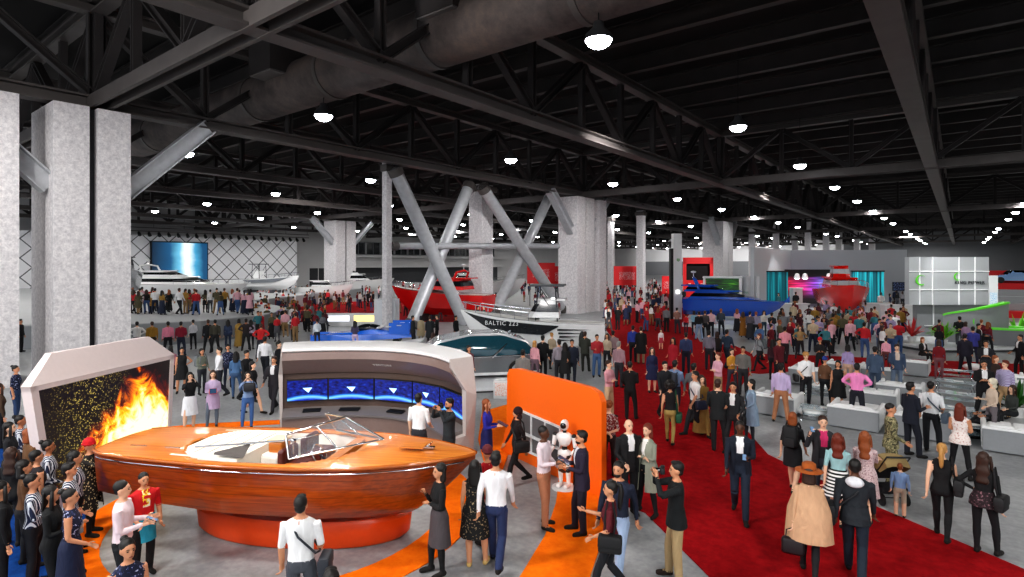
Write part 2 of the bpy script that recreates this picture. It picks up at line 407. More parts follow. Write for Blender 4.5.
def make_shell(kind, sex):
    "garments that hang clear of the body: skirts, dresses, jackets, coats"
    key = (kind, sex)
    if key in SHELLS: return SHELLS[key]
    A = np.array(body_rings(sex)); N = 26; mb = MB()
    def prof(z):
        return tuple(np.interp(z, A[:, 0], A[:, i]) for i in (1, 2, 3))
    spec = {'mini': (1.06, .6, .012, .02, 0), 'skirt': (1.06, .5, .012, .05, 0), 'long': (1.06, .12, .014, .09, 0), 'flare': (1.08, .58, .014, .09, 0),
            'shorts_wrap': (1.0, .6, .02, .05, 0), 'dress': (1.3, .52, .01, .07, 0), 'jacket': (1.41, .8, .016, .02, 30), 'hem': (1.1, .84, .014, .03, 0),
            'coat': (1.41, .5, .024, .07, 16), 'cape': (1.44, .62, .03, .05, 0)}[kind]
    z1, z0, off, flare, gap = spec; rings = []; rin = []
    for i in range(16):
        q = i/15; z = lerp(z1, z0, q); w, dp, y = prof(max(z, .9)); fl = off+flare*q**1.3
        if kind == 'cape': w = max(w, lerp(.11, .26, min(1, q*2.2)**.6)); dp = max(dp, lerp(.09, .16, q))
        if kind == 'coat' and z > 1.0: w = max(w, .15)
        ring = []; r2 = []
        for j in range(N+1):
            a = -math.pi/2+math.radians(gap)+(2*math.pi-2*math.radians(gap))*j/N
            fold = 1+.035*math.sin(a*9)*q*(kind in ('long', 'skirt', 'flare', 'cape', 'coat', 'dress'))
            ring.append((math.cos(a)*(w+fl)*fold, y+math.sin(a)*(dp+fl*.9)*fold, z)); r2.append((math.cos(a)*(w+fl-.006)*fold, y+math.sin(a)*(dp+fl*.9-.006)*fold, z))
        rings.append(ring); rin.append(r2)
    full = rings+rin[::-1]+[rings[0]]
    mb.loft(full, False, False)
    me = mb.mesh('garment_'+kind)
    bm = bmesh.new(); bm.from_mesh(me); bmesh.ops.remove_doubles(bm, verts=bm.verts, dist=1e-5); bmesh.ops.recalc_face_normals(bm, faces=bm.faces); bm.to_mesh(me); bm.free()
    shade(me, 70); me.materials.append(None); SHELLS[key] = me; return me
SKIN = ['#e3b698', '#c98f6c', '#a56a48', '#5b3825', '#dca98a']
HC = {'k': '#15110f', 'b': '#3a241a', 'r': '#6d2a17', 'y': '#b98a4e', 'o': '#8b4a22', 'g': '#8d8a86'}
EYE = '#1b1512'
def setm(o, i, m):
    o.material_slots[i].link = 'OBJECT'; o.material_slots[i].material = m
def child(me, name, m, parent, loc=(0, 0, 0)):
    o = bpy.data.objects.new(name, me); COL.objects.link(o); o.parent = parent; o.location = loc
    setm(o, 0, m); return o
PEOPLE = []; BEARD = []
def person(px, hy, sex='m', pose='stand', face=0, top='#222222', bot='#1c1d22', hair='short', hc='k', skin=0, label=None, h=None, sl='long', legs='long',
           shoe='#17130f', shirt=None, wear=None, wearc=None, fine=None, group=None, wide=0., d=None, z=0., name='person', foot=None, cat='person', hatc=None):
    h = h or (1.77 if sex == 'm' else 1.66)
    if foot: d = F*(H-z)/(foot-HY)
    elif d is None: d = (H-h-z)*F/(hy-HY)
    r = (px-HX)/F*d
    if fine is None: fine = d < 15
    me, jn, dz = make_body(sex, pose, fine, wide)
    sc = h/1.745
    if pose == 'sit': sc = 1.0 if sex == 'm' else .95
    o = bpy.data.objects.new(name, me); COL.objects.link(o)
    o.location = W(r, d, z+dz*sc); o.rotation_euler = (0, 0, TH+math.radians(face)-math.atan2(r, d)); o.scale = (sc, sc, sc)
    sk = M(SKIN[skin], .55, var=.06); tm, bmt = mm(top), mm(bot)
    cols = [sk, tm, tm if sl != 'none' else sk, tm if sl == 'long' else sk, bmt, bmt if legs == 'long' else (sk if legs in ('bare', 'short') else mm(legs)), mm(shoe), mm(shirt) if shirt else tm, M(EYE, .5), M('#7d3b34', .5)]
    if label and 'bearded' in label: BEARD.append(o)
    WW = [wear] if isinstance(wear, str) else (wear or [])
    if legs == 'bare' and set(WW) & {'mini', 'skirt', 'flare', 'dress', 'coat', 'long'}: cols[4] = sk
    for i, c in enumerate(cols): setm(o, i, c)
    if hair: 
        hk = hair
        child(make_hair(hk), 'hat' if hk in ('hat', 'cap', 'beanie') else ('headscarf' if hk == 'scarf' else 'hair'), mm(hatc) if hatc else M(HC[hc], .55, var=.3, scale=40.), o)
        if hk == 'hat': child(make_hair('bob'), 'hair', M(HC[hc], .55, var=.3, scale=40.), o)
    for w in ([wear] if isinstance(wear, str) else (wear or [])):
        nm = {'jacket': 'jacket', 'hem': 'shirt_hem', 'coat': 'coat', 'cape': 'cape_coat', 'dress': 'dress'}.get(w, 'skirt')
        c = wearc if wearc else (tm if w in ('jacket', 'hem', 'coat', 'cape', 'dress') else bmt)
        child(make_shell(w, sex), nm, mm(c), o)
    if BEARD and BEARD[-1] == o: child(make_hair('beard'), 'beard', M(HC[hc], .6, var=.3, scale=40.), o)
    tag(o, label, cat, group)
    PEOPLE.append((o, px, d, jn, sc)); o['_d'] = 0; del o['_d']
    return o
def hand_of(o, side=-1):
    "world point in the palm of a person's hand (side 1 left, -1 right)"
    for q in PEOPLE:
        if q[0] == o:
            S, E, Wr = q[3][side]; df = (Wr-E).normalized(); p = Wr+df*.1
            return Matrix.Translation(o.location) @ o.rotation_euler.to_matrix().to_4x4() @ (p*q[4])
# ---------------------------------------------------------------- camera, light, hall
cam = bpy.data.cameras.new('camera'); co = bpy.data.objects.new('camera', cam); COL.objects.link(co); scene.camera = co
co.location = (0, 0, H); co.rotation_euler = (math.pi/2, 0, TH); cam.sensor_width = 36; cam.lens = F/1024*36; cam.shift_y = -(288.5-HY)/1024; cam.clip_end = 600
wd = bpy.data.worlds.new('world'); scene.world = wd; wd.use_nodes = True
wd.node_tree.nodes['Background'].inputs[0].default_value = (.86, .92, 1, 1); wd.node_tree.nodes['Background'].inputs[1].default_value = 1.0
scene.view_settings.view_transform = 'Standard'; scene.view_settings.look = 'Medium High Contrast'; scene.view_settings.exposure = .0
scene.cycles.use_denoising = True; scene.cycles.max_bounces = 6; scene.cycles.diffuse_bounces = 3; scene.cycles.sample_clamp_indirect = 4.
X0, X1, Y0, Y1, ZR = -118., 72., -14., 250., 17.4
def floormat():
    m, nt, b = newmat('polished_concrete'); tc = ND(nt, 'ShaderNodeTexCoord'); v = tc.outputs['Object']
    n = ND(nt, 'ShaderNodeTexNoise', Scale=.5, Detail=8., Roughness=.65); n2 = ND(nt, 'ShaderNodeTexNoise', Scale=9., Detail=5.)
    nt.links.new(v, n.inputs['Vector']); nt.links.new(v, n2.inputs['Vector'])
    mx = ND(nt, 'ShaderNodeMath', operation='MULTIPLY_ADD'); nt.links.new(n2.outputs['Fac'], mx.inputs[0]); mx.inputs[1].default_value = .45; nt.links.new(n.outputs['Fac'], mx.inputs[2])
    c = ramp(nt, mx.outputs[0], [(.4, '#6e7073'), (.68, '#8f9193'), (.95, '#aeb0b1')]); nt.links.new(c, b.inputs['Base Color'])
    rr = ND(nt, 'ShaderNodeMapRange'); rr.inputs[3].default_value = .22; rr.inputs[4].default_value = .5; nt.links.new(n.outputs['Fac'], rr.inputs[0]); nt.links.new(rr.outputs[0], b.inputs['Roughness'])
    return m
def carpet(name, c1, c2, c3):
    m, nt, b = newmat(name); tc = ND(nt, 'ShaderNodeTexCoord'); n = ND(nt, 'ShaderNodeTexNoise', Scale=5., Detail=9., Roughness=.75); nt.links.new(tc.outputs['Object'], n.inputs['Vector'])
    nt.links.new(ramp(nt, n.outputs['Fac'], [(.3, c1), (.5, c2), (.7, c3)]), b.inputs['Base Color']); b.inputs['Roughness'].default_value = .95; b.inputs['Specular IOR Level'].default_value = .1
    n2 = ND(nt, 'ShaderNodeTexNoise', Scale=120., Detail=2.); nt.links.new(tc.outputs['Object'], n2.inputs['Vector'])
    bp = ND(nt, 'ShaderNodeBump', Strength=.5, Distance=.01); nt.links.new(n2.outputs['Fac'], bp.inputs['Height']); nt.links.new(bp.outputs[0], b.inputs['Normal'])
    return m
CONC = newmat('board_marked_concrete'); _m, nt, b = CONC; CONC = _m
tc = ND(nt, 'ShaderNodeTexCoord'); n = ND(nt, 'ShaderNodeTexNoise', Scale=.9, Detail=9., Roughness=.7); n2 = ND(nt, 'ShaderNodeTexVoronoi', Scale=5.); n3 = ND(nt, 'ShaderNodeTexNoise', Scale=7., Detail=6., Roughness=.75)
for q in (n, n2, n3): nt.links.new(tc.outputs['Object'], q.inputs['Vector'])
c1 = ramp(nt, n3.outputs['Fac'], [(.3, '#b3b0b4'), (.5, '#d0cdcf'), (.66, '#e6e3e3')]); c2 = ramp(nt, n2.outputs['Distance'], [(0, '#6d6b6e'), (.1, '#ffffff')])
mx = ND(nt, 'ShaderNodeMix', data_type='RGBA', blend_type='MULTIPLY'); mx.inputs[0].default_value = .35; nt.links.new(c1, mx.inputs[6]); nt.links.new(c2, mx.inputs[7]); nt.links.new(mx.outputs[2], b.inputs['Base Color']); b.inputs['Roughness'].default_value = .85
bp = ND(nt, 'ShaderNodeBump', Strength=.25, Distance=.02); nt.links.new(n3.outputs['Fac'], bp.inputs['Height']); nt.links.new(bp.outputs[0], b.inputs['Normal'])
STEEL = M('#544f4d', .55, var=.25, scale=1.2); STEELD = M('#332f2f', .7, var=.3, scale=1.2); GALV = M('#b4b6ba', .42, .3, var=.2, scale=3.); DECK = M('#1d1a1a', .9, var=.3, scale=.6)
WHITE = M('#d9dadb', .5, var=.05); OFFW = M('#c9c8c8', .7, var=.06, scale=.4); GREYW = M('#8b8d91', .7, var=.08, scale=.4); BLACK = M('#121213', .5); CHROME = M('#d4d7da', .15, 1., var=.03); DARKGL = M('#0d1216', .08, var=.1, coat=.6)
FLOOR = floormat(); RED = carpet('red_carpet', '#7c0a11', '#960d15', '#aa171d'); ORANGE = carpet('orange_floor', '#ea660a', '#f5750c', '#fb8416'); BLUEC = carpet('blue_carpet', '#0c2c5e', '#123c78', '#1a4a8c')
def st(mb, name, m, **k): return mb.obj(name, m, kind='structure', **k)
st(MB().box(((X0+X1)/2, (Y0+Y1)/2, -.15), (X1-X0+2, Y1-Y0+2, .3)), 'floor', FLOOR)
st(MB().box(((X0+X1)/2, (Y0+Y1)/2, ZR+.15), (X1-X0+2, Y1-Y0+2, .3)), 'ceiling', DECK)
wl = st(MB().box((X0-.3, (Y0+Y1)/2, ZR/2), (.6, Y1-Y0, ZR)), 'wall_left', OFFW)
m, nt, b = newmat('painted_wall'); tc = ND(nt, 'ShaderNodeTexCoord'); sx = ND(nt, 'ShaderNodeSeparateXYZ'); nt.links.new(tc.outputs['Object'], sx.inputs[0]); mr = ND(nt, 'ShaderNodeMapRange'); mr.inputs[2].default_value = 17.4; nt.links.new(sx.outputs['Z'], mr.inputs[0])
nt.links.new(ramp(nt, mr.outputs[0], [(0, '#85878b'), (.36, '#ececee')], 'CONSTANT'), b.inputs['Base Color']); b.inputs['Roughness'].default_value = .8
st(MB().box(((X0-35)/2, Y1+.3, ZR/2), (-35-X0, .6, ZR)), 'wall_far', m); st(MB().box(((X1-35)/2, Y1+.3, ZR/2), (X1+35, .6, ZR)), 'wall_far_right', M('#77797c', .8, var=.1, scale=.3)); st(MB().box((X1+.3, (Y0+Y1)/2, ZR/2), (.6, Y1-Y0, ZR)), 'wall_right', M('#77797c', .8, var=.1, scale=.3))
# clerestory strip, painted gallery shade and doors of the left wall
for i in range(13):
    y = 84+i*4.6
    f = MB()
    for a, c_, s_ in ((0, (0, -2.1, 0), (.2, .22, 3.1)), (0, (0, 2.1, 0), (.2, .22, 3.1)), (0, (0, 0, 1.55), (.2, 4.4, .2)), (0, (0, 0, -1.55), (.2, 4.4, .2)), (0, (0, 0, 0), (.16, .14, 3.1))): f.box(c_, s_)
    fo = st(f, 'window_%d' % (i+1), M('#9a9b9e', .6), loc=(X0+.1, y, 8.95)); MB().box((.02, 0, 0), (.06, 4.2, 3.)).obj('pane', M('#1c2126', .15), fo)
st(MB().box((X0+1.3, 112, 6.9), (2.6, 66, .5)).box((X0+1.3, 112, 4.4), (2.6, 66, .6)), 'trim_1', OFFW)
st(MB().box((X0+.06, 112, 2.05), (.12, 62, 4.1)), 'gallery_shade', M('#4a4b4e', .8))  # dark strip painted in for the shaded opening under the gallery
for i, y in enumerate((76.2, 78.6)):
    dn = st(MB().box((0, 0, 2), (.14, 2.1, 4)), 'door_%d' % (i+1), M('#2c2e31', .5), loc=(X0+.07, y, 0)); MB().tube([(.12, .8, 1.5), (.12, .8, 2.1)], .04).obj('handle', CHROME, dn)
# floor finishes
def slab(name, pts, m, z=.012, label=None, cat=None, px=True, kind='structure'):
    q = [G(*p) if px else Vector(p) for p in pts]; mb = MB(); n = len(q)
    return mb.prism([(p.x, p.y) for p in q], 0.001, z).obj(name, m, label=label, cat=cat, kind=kind)
slab('red_carpet', [(1080, 592), (1024, 570), (878, 508), (768, 455), (746, 430), (733, 405), (742, 385), (757, 366), (752, 354), (735, 346), (700, 342), (690, 326), (700, 308), (604, 308), (606, 330), (622, 350), (612, 385), (603, 405), (601, 470), (602, 498), (645, 513), (709, 577), (780, 640), (1130, 640)], RED, .02,
     'long red carpet sweeping across the hall floor', 'carpet', kind=None)
slab('red_carpet', [(738, 372), (760, 374), (800, 371), (870, 374), (970, 378), (1060, 382), (1060, 366), (970, 362), (870, 358), (800, 355), (757, 354)], RED, .016, 'red carpet strip running crosswise in front of the white lounge sofas', 'carpet', kind=None)
slab('red_carpet', [(300, 322), (400, 322), (470, 322), (480, 308), (420, 300), (300, 303)], RED, .02, 'red carpet under the crowd beside the big red yacht', 'carpet', kind=None)
slab('red_carpet', [(985, 345), (1060, 352), (1075, 330), (990, 322)], RED, .016, 'red carpet beside the curved reception counter', 'carpet', kind=None)
def arc(cr, cd, r0, r1, a0, a1, n=40):
    o = [(cr+r1*math.cos(math.radians(lerp(a0, a1, i/n))), cd+r1*math.sin(math.radians(lerp(a0, a1, i/n)))) for i in range(n+1)]
    i_ = [(cr+r0*math.cos(math.radians(lerp(a1, a0, i/n))), cd+r0*math.sin(math.radians(lerp(a1, a0, i/n)))) for i in range(n+1)]
    return [W(a, b) for a, b in o+i_]
slab('orange_floor_ring', arc(-4.35, 11.2, 3.02, 3.66, -200, 60), ORANGE, .016, 'orange floor ring curving around the wooden motorboat', 'floor inlay', px=False, kind=None)
slab('orange_floor_strip', [(140, 430), (200, 424), (285, 420), (285, 424), (200, 429), (140, 436)], ORANGE, .014, 'thin orange floor stripe behind the wooden motorboat', 'floor inlay', kind=None)
slab('orange_floor_path', [(503, 600), (520, 577), (545, 536), (556, 503), (560, 470), (556, 452), (508, 455), (500, 478), (486, 470), (478, 440), (482, 412), (510, 404), (540, 412), (604, 470), (604, 500), (606, 530), (590, 577), (575, 610)], ORANGE, .016, 'orange floor path flowing out from the tall orange wall', 'floor inlay', kind=None)
slab('blue_carpet', [(-60, 440), (38, 440), (80, 470), (92, 520), (70, 600), (60, 700), (-160, 700)], BLUEC, .014, 'dark blue carpet under the crowd beside the fire screen', 'carpet', kind=None)
# ---------------------------------------------------------------- columns
NTH = ['first', 'second', 'third', 'fourth', 'fifth', 'sixth', 'seventh', 'eighth', 'ninth', 'tenth', 'eleventh', 'twelfth', 'thirteenth', 'fourteenth', 'fifteenth', 'sixteenth', 'seventeenth', 'eighteenth', 'nineteenth', 'twentieth']
def column(x0, x1, y0, y1, label, ztop=11.45, brace=True, ngroove=1, knee=3.6):
    t = thing('concrete_column', label, 'column', ((x0+x1)/2, (y0+y1)/2, 0)); w, l = x1-x0, y1-y0
    g = .3 if ngroove else 0; k = (l-g*ngroove)/(ngroove+1)
    for i in range(ngroove+1):
        MB().box((0, -l/2+k/2+i*(k+g), ztop/2), (w, k, ztop)).obj('shaft', CONC, t)
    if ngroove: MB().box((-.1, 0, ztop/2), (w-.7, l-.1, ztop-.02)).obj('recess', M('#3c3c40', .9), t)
    if brace:
        for s in (-1, 1):
            MB().beam((w/2-.7, s*(l/2-.05), 8.0), (w/2-.7, s*(l/2+knee), ztop+.2), .7, .75, 'I').obj('knee_brace', GALV, t)
    return t
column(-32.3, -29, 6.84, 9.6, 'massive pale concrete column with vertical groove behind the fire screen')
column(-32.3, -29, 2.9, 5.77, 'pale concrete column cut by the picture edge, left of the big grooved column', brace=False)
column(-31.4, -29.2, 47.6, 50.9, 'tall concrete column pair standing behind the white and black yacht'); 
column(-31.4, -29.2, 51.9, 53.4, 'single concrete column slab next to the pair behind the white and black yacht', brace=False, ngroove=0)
column(-31.6, -28.4, 88.5, 93.2, 'broad flaring concrete column rising behind the blue yacht')
column(-76.5, -73.5, 51.2, 54.8, 'distant grooved concrete column standing in the crowd beside the lattice backdrop')
def post(px, yb, wpx, label, ztop=11.9, m=None, d=None):
    d = d or F*H/(yb-HY); p = W((px-HX)/F*d, d); w = wpx*d/F
    t = thing('concrete_column', label, 'column', p, 0.); MB().box((0, 0, ztop/2), (w*.85, w*.85, ztop)).obj('shaft', m or CONC, t); MB().box((0, 0, ztop-.4), (w*1.15, w*1.15, .5)).obj('capital', STEEL, t); return t
post(387, 333, 8, 'slim concrete column rising from the white block by the blue racing boat')
post(481, 318, 20, 'wide concrete column between the crossed steel braces, behind the dark concept car')
post(641, 301, 8, 'pale concrete column rising from the crowd left of the white sign pylon')
post(611, 297, 6, 'thin distant concrete column close to the right of the tall column pair')
post(725, 291, 5, 'thin distant concrete column just left of the grey booth wall')
for i, (px, d) in enumerate(((752, 150), (776, 128), (795, 170), (808, 128), (826, 150), (839, 170), (857, 150), (872, 190))):
    post(px, 0, 6, 'distant column above the grey booth wall, %s from the left' % NTH[i], d=d, ztop=15.)
# crossed steel braces in the column line
def brace(a, b, label, w=.95, name='steel_brace', X=-31.):
    p, q = onX(*a, X), onX(*b, X); t = thing(name, label, 'brace', (p+q)/2); c = (p+q)/2
    MB().tube([p-c, q-c], w/2, 14).obj('tube', GALV, t, smooth=40)
    for e, s in ((p, 1), (q, -1)):
        u = (q-p).normalized()*s; MB().tube([e-c, e-c+u*.55], w/2+.07, 14).obj('end_sleeve', STEEL, t, smooth=40)
brace((394, 168), (467, 328), 'steel tube brace slanting down from the slim column toward the concept car')
brace((470, 184), (410, 328), 'steel tube brace slanting down leftward over the big red yacht', X=-31.9)
brace((482, 186), (563, 311), 'steel tube brace descending rightward to the tall column pair')
brace((551, 193), (494, 314), 'steel tube brace descending leftward behind the white and black yacht', X=-31.9)
brace((391, 246), (575, 246), 'horizontal steel tie crossing the slanted braces at mid height', .5, X=-31.4)
# ---------------------------------------------------------------- roof trusses
ZB, ZT = 11.85, 16.
TM = {}
def truss_mesh(L, n, w=.75, dbl=False):
    key = (L, n, w, dbl)
    if key in TM: return TM[key]
    r = {}
    r['bottom_chord'] = MB().beam((0, 0, ZB), (0, L, ZB), w, .55, 'I', t=.09).mesh('bottom_chord'); r['top_chord'] = MB().beam((0, 0, ZT), (0, L, ZT), w*.8, .5, 'I', t=.08).mesh('top_chord')
    if dbl: r['bottom_chord'] = MB().beam((.3, 0, ZB-.02), (.3, L, ZB-.02), .16, .56).beam((-.3, 0, ZB-.02), (-.3, L, ZB-.02), .16, .56).beam((0, 0, ZB+.2), (0, L, ZB+.2), .6, .05).mesh('bottom_chord')
    r['m'] = []; p = L/n
    for i in range(n+1):
        y = min(max(i*p, .2), L-.2); r['m'].append(('vertical', MB().beam((0, y, ZB+.2), (0, y, ZT-.2), w*.42, .3, 'I', up=(0, 1, 0)).mesh('vertical')))
        if i < n:
            a, b = ((0, i*p, ZB+.25), (0, (i+1)*p, ZT-.25)) if i % 2 else ((0, i*p, ZT-.25), (0, (i+1)*p, ZB+.25))
            r['m'].append(('diagonal', MB().beam(a, b, w*.5, .36, 'I').mesh('diagonal')))
    w_ = MB()
    for _, me in r['m']: w_.add([v.co for v in me.vertices], [tuple(q.vertices) for q in me.polygons])
    r['web'] = w_.mesh('web'); TM[key] = r; return r
def truss(x, y, L, n, rz, label, detail, group=None, w=.75, cat='roof truss'):
    t = thing('roof_truss', label, cat, (x, y, 0), rz, group); r = truss_mesh(L, n, w, abs(rz) > .1)
    for k in ('bottom_chord', 'top_chord'):
        o = bpy.data.objects.new(k, r[k]); COL.objects.link(o); o.parent = t
    for nm, me in (r['m'] if detail else [('web', r['web'])]):
        o = bpy.data.objects.new(nm, me); COL.objects.link(o); o.parent = t
    for k in t.children:
        if not k.data.materials: k.data.materials.append(STEEL if k.name.startswith(('bottom', 'top')) else STEELD)
YS = [-14, 8.6, 50, 91, 132, 173, 214, 249.5]; XS = [-1.6, -16.3, -30, -44.5, -59, -75, -91, -106]
rown = ['first', 'second', 'third', 'fourth', 'fifth', 'sixth', 'seventh', 'eighth']
for i, x in enumerate(XS):
    for j in range(7):
        if (j == 0 and i > 3): continue
        L = YS[j+1]-YS[j]; near = j < 2 and i < 4
        truss(x, YS[j], L, max(4, round(L/4.6)), 0, 'dark lengthwise roof truss, %s line from the right-hand girder, %s span from the front' % (rown[i], NTH[j]), near)
for i, x in enumerate((13.2, 28, 43, 58)):
    for j in range(1, 7): truss(x, YS[j], YS[j+1]-YS[j], 9, 0, 'dark lengthwise roof truss, %s line right of the big girder, %s span' % (rown[i], NTH[j]), False)
XC = [58, 43, 28, 13.2, -1.6, -16.3, -30, -44.5, -59, -75, -91, -106, -117.5]
for j, y in enumerate(YS[1:7]):
    for i in range(len(XC)-1):
        if j == 0 and (XC[i] > 0 or XC[i] < -44): continue
        L = XC[i]-XC[i+1]; truss(XC[i], y, L, max(2, round(L/4.7)), math.pi/2, 'dark crosswise roof truss, %s cross line, %s bay from the right wall' % (NTH[j], NTH[i]), j < 2 and 3 < i < 8)
JB = MB().beam((X0, 0, 0), (X1, 0, 0), .42, .95, 'I', t=.07).mesh('joist'); JB.materials.append(M('#3d3938', .6, var=.3, scale=1.))
y = -9.2; k = 0
while y < 248:
    o = bpy.data.objects.new('ceiling_beam', JB); COL.objects.link(o); o.location = (0, y, ZT+.72); o['kind'] = 'structure'; y += 4.52; k += 1
# duct work
t = thing('ventilation_duct', 'huge round dusty ventilation duct running crosswise under the roof', 'duct', (-26, 16.6, 14.05))
DU = newmat('dusty_duct'); _m, nt, b = DU; DU = _m; n = ND(nt, 'ShaderNodeTexNoise', Scale=.5, Detail=10., Roughness=.75); tc = ND(nt, 'ShaderNodeTexCoord'); nt.links.new(tc.outputs['Object'], n.inputs['Vector'])
nt.links.new(ramp(nt, n.outputs['Fac'], [(.35, '#3a3535'), (.55, '#5a514e'), (.7, '#6f6058')]), b.inputs['Base Color']); b.inputs['Roughness'].default_value = .7
MB().tube([(-45, 0, 0), (38, 0, 0)], 1.2, 28).obj('pipe', DU, t, smooth=40)
for i in range(11): MB().tube([(-40+i*7, 0, 0), (-39.75+i*7, 0, 0)], 1.25, 28).obj('flange', STEEL, t, smooth=40)
for px, py, zb, lb in ((278, 77, 14.3, 'boxy grey air diffuser hanging left of the duct'), (452, 20, 14.3, 'boxy grey air diffuser hanging above the duct')):
    p = G(px, py, zb) if py > HY else D(px, py, (zb-H)*F/(HY-py)); t = thing('air_diffuser', lb, 'air diffuser', p); MB().box((0, 0, .75), (2., 2., 1.5)).obj('housing', STEELD, t); MB().box((0, 0, -.03), (1.9, 1.9, .06)).obj('lit_underside', M('#6b6766', .6), t)  # paler bottom plate puts the light on the underside into its colour
# ---------------------------------------------------------------- high bay lamps, then added fill lights
hous = MB().lathe([(.05, .62), (.16, .6), (.2, .42), (.42, .2), (.46, .0), (.44, .0), (.36, .14)], 22).mesh('housing', 50); hous.materials.append(M('#5a5b5d', .4, .6))
lens = MB().ell((0, 0, .02), (.41, .41, .27), 20, 12).mesh('lens', 180); EML = M('#f4f7ff', .3, var=.02, emit=38.); lens.materials.append(EML)
cord = MB().tube([(0, 0, .6), (0, 0, 4.0)], .02, 6).mesh('cord'); cord.materials.append(BLACK)
for i in range(8):
    X = -9.2-15.2*(i-1) if i else 6.
    for j in range(16):
        Y = 16.3+14.75*j
        if Y > 248: continue
        t = thing('high_bay_lamp', 'glowing round pendant lamp, %s from the front in the %s row from the right' % (NTH[j], rown[i]), 'lamp', (X, Y, 12.), group=None)
        for nm, me in (('housing', hous), ('lens', lens), ('cord', cord)):
            o = bpy.data.objects.new(nm, me); COL.objects.link(o); o.parent = t
def lamp_light(x, y, z, p, size=.9, c=(1, .97, .93)):
    l = bpy.data.lights.new('lamp_light', 'AREA'); l.shape = 'DISK'; l.size = size; l.energy = p; l.color = c
    o = bpy.data.objects.new('lamp_light', l); COL.objects.link(o); o.location = (x, y, z); return o
for i in range(-1, 8):
    for j in range(-1, 10):
        X, Y = -9.2-15.2*(i-1), 16.3+14.75*j
        lamp_light(X, Y, 11.9, 640 if i < 4 else 1400)
for j in range(5): lamp_light(-60, 172+j*16, 11.8, 2600, 4.); lamp_light(-10, 172+j*16, 11.8, 2600, 4.); lamp_light(36, 60+j*30, 11.8, 1500, 2.)
def fill_area(p, tgt, pw, size):
    l = bpy.data.lights.new('fill_light', 'AREA'); l.shape = 'DISK'; l.size = size; l.energy = pw; l.color = (1, .97, .95); o = bpy.data.objects.new('fill_light', l); COL.objects.link(o); o.location = p; o.rotation_euler = (Vector(tgt)-Vector(p)).to_track_quat('-Z', 'Y').to_euler()
fill_area((-4, -6, 11), (-30, 12, 4), 450, 3.); fill_area((8, -4, 11), (-6, 30, 2), 1300, 3.); fill_area((-14, -8, 11), (-20, 40, 5), 1800, 3.)  # unseen fill lights added behind the camera to brighten columns and foreground
def fill_spot(p, tgt, pw):
    l = bpy.data.lights.new('fill_light', 'SPOT'); l.energy = pw; l.spot_size = math.radians(64); l.spot_blend = .6; l.shadow_soft_size = .6; l.color = (1, .98, .97); o = bpy.data.objects.new('fill_light', l); COL.objects.link(o); o.location = p; o.rotation_euler = (Vector(tgt)-Vector(p)).to_track_quat('-Z', 'Y').to_euler()
for x, y in ((-12, 26), (-14, 62), (-10, 100), (-14, 140), (-46, 60), (-52, 110), (-50, 30)): fill_spot((x, y, 11.6), (x-22, y+16, 1), 9000)  # added fill spots, brightening the mid-hall columns from the front
for x in (-105, -85, -65, -45): fill_area((x, 236, 11.4), (x, 250, 8), 1100, 4.)  # added fill brightening the white part of the far wall
# ---------------------------------------------------------------- wooden motorboat on its orange plinth
def woodmat(name, c1, c2, seam, freq, axis):
    m, nt, b = newmat(name); tc = ND(nt, 'ShaderNodeTexCoord'); v = tc.outputs['Object']
    mp = ND(nt, 'ShaderNodeMapping'); mp.inputs['Scale'].default_value = (.7, 14, 14); nt.links.new(v, mp.inputs[0])
    n = ND(nt, 'ShaderNodeTexNoise', Scale=1.6, Detail=6., Roughness=.6); nt.links.new(mp.outputs[0], n.inputs['Vector'])
    c = ramp(nt, n.outputs['Fac'], [(.3, c1), (.7, c2)])
    w = ND(nt, 'ShaderNodeTexWave', Scale=freq, wave_type='BANDS', bands_direction=axis); nt.links.new(v, w.inputs['Vector'])
    s = ramp(nt, w.outputs['Fac'], [(0, seam), (.06, '#ffffff')]); mx = ND(nt, 'ShaderNodeMix', data_type='RGBA', blend_type='MULTIPLY'); mx.inputs[0].default_value = .4
    nt.links.new(c, mx.inputs[6]); nt.links.new(s, mx.inputs[7]); nt.links.new(mx.outputs[2], b.inputs['Base Color']); b.inputs['Roughness'].default_value = .28; b.inputs['Coat Weight'].default_value = .5; b.inputs['Coat Roughness'].default_value = .08
    return m
HULLW = woodmat('mahogany_hull', '#7a300c', '#a84d16', '#5a3018', 2.2, 'Z'); DECKW = woodmat('varnished_deck', '#b8601c', '#dc8f3c', '#b08050', 3.2, 'Y')
SHELLW = M('#efe9df', .45, var=.05); OXB = M('#4d1411', .4, var=.15, coat=.3)
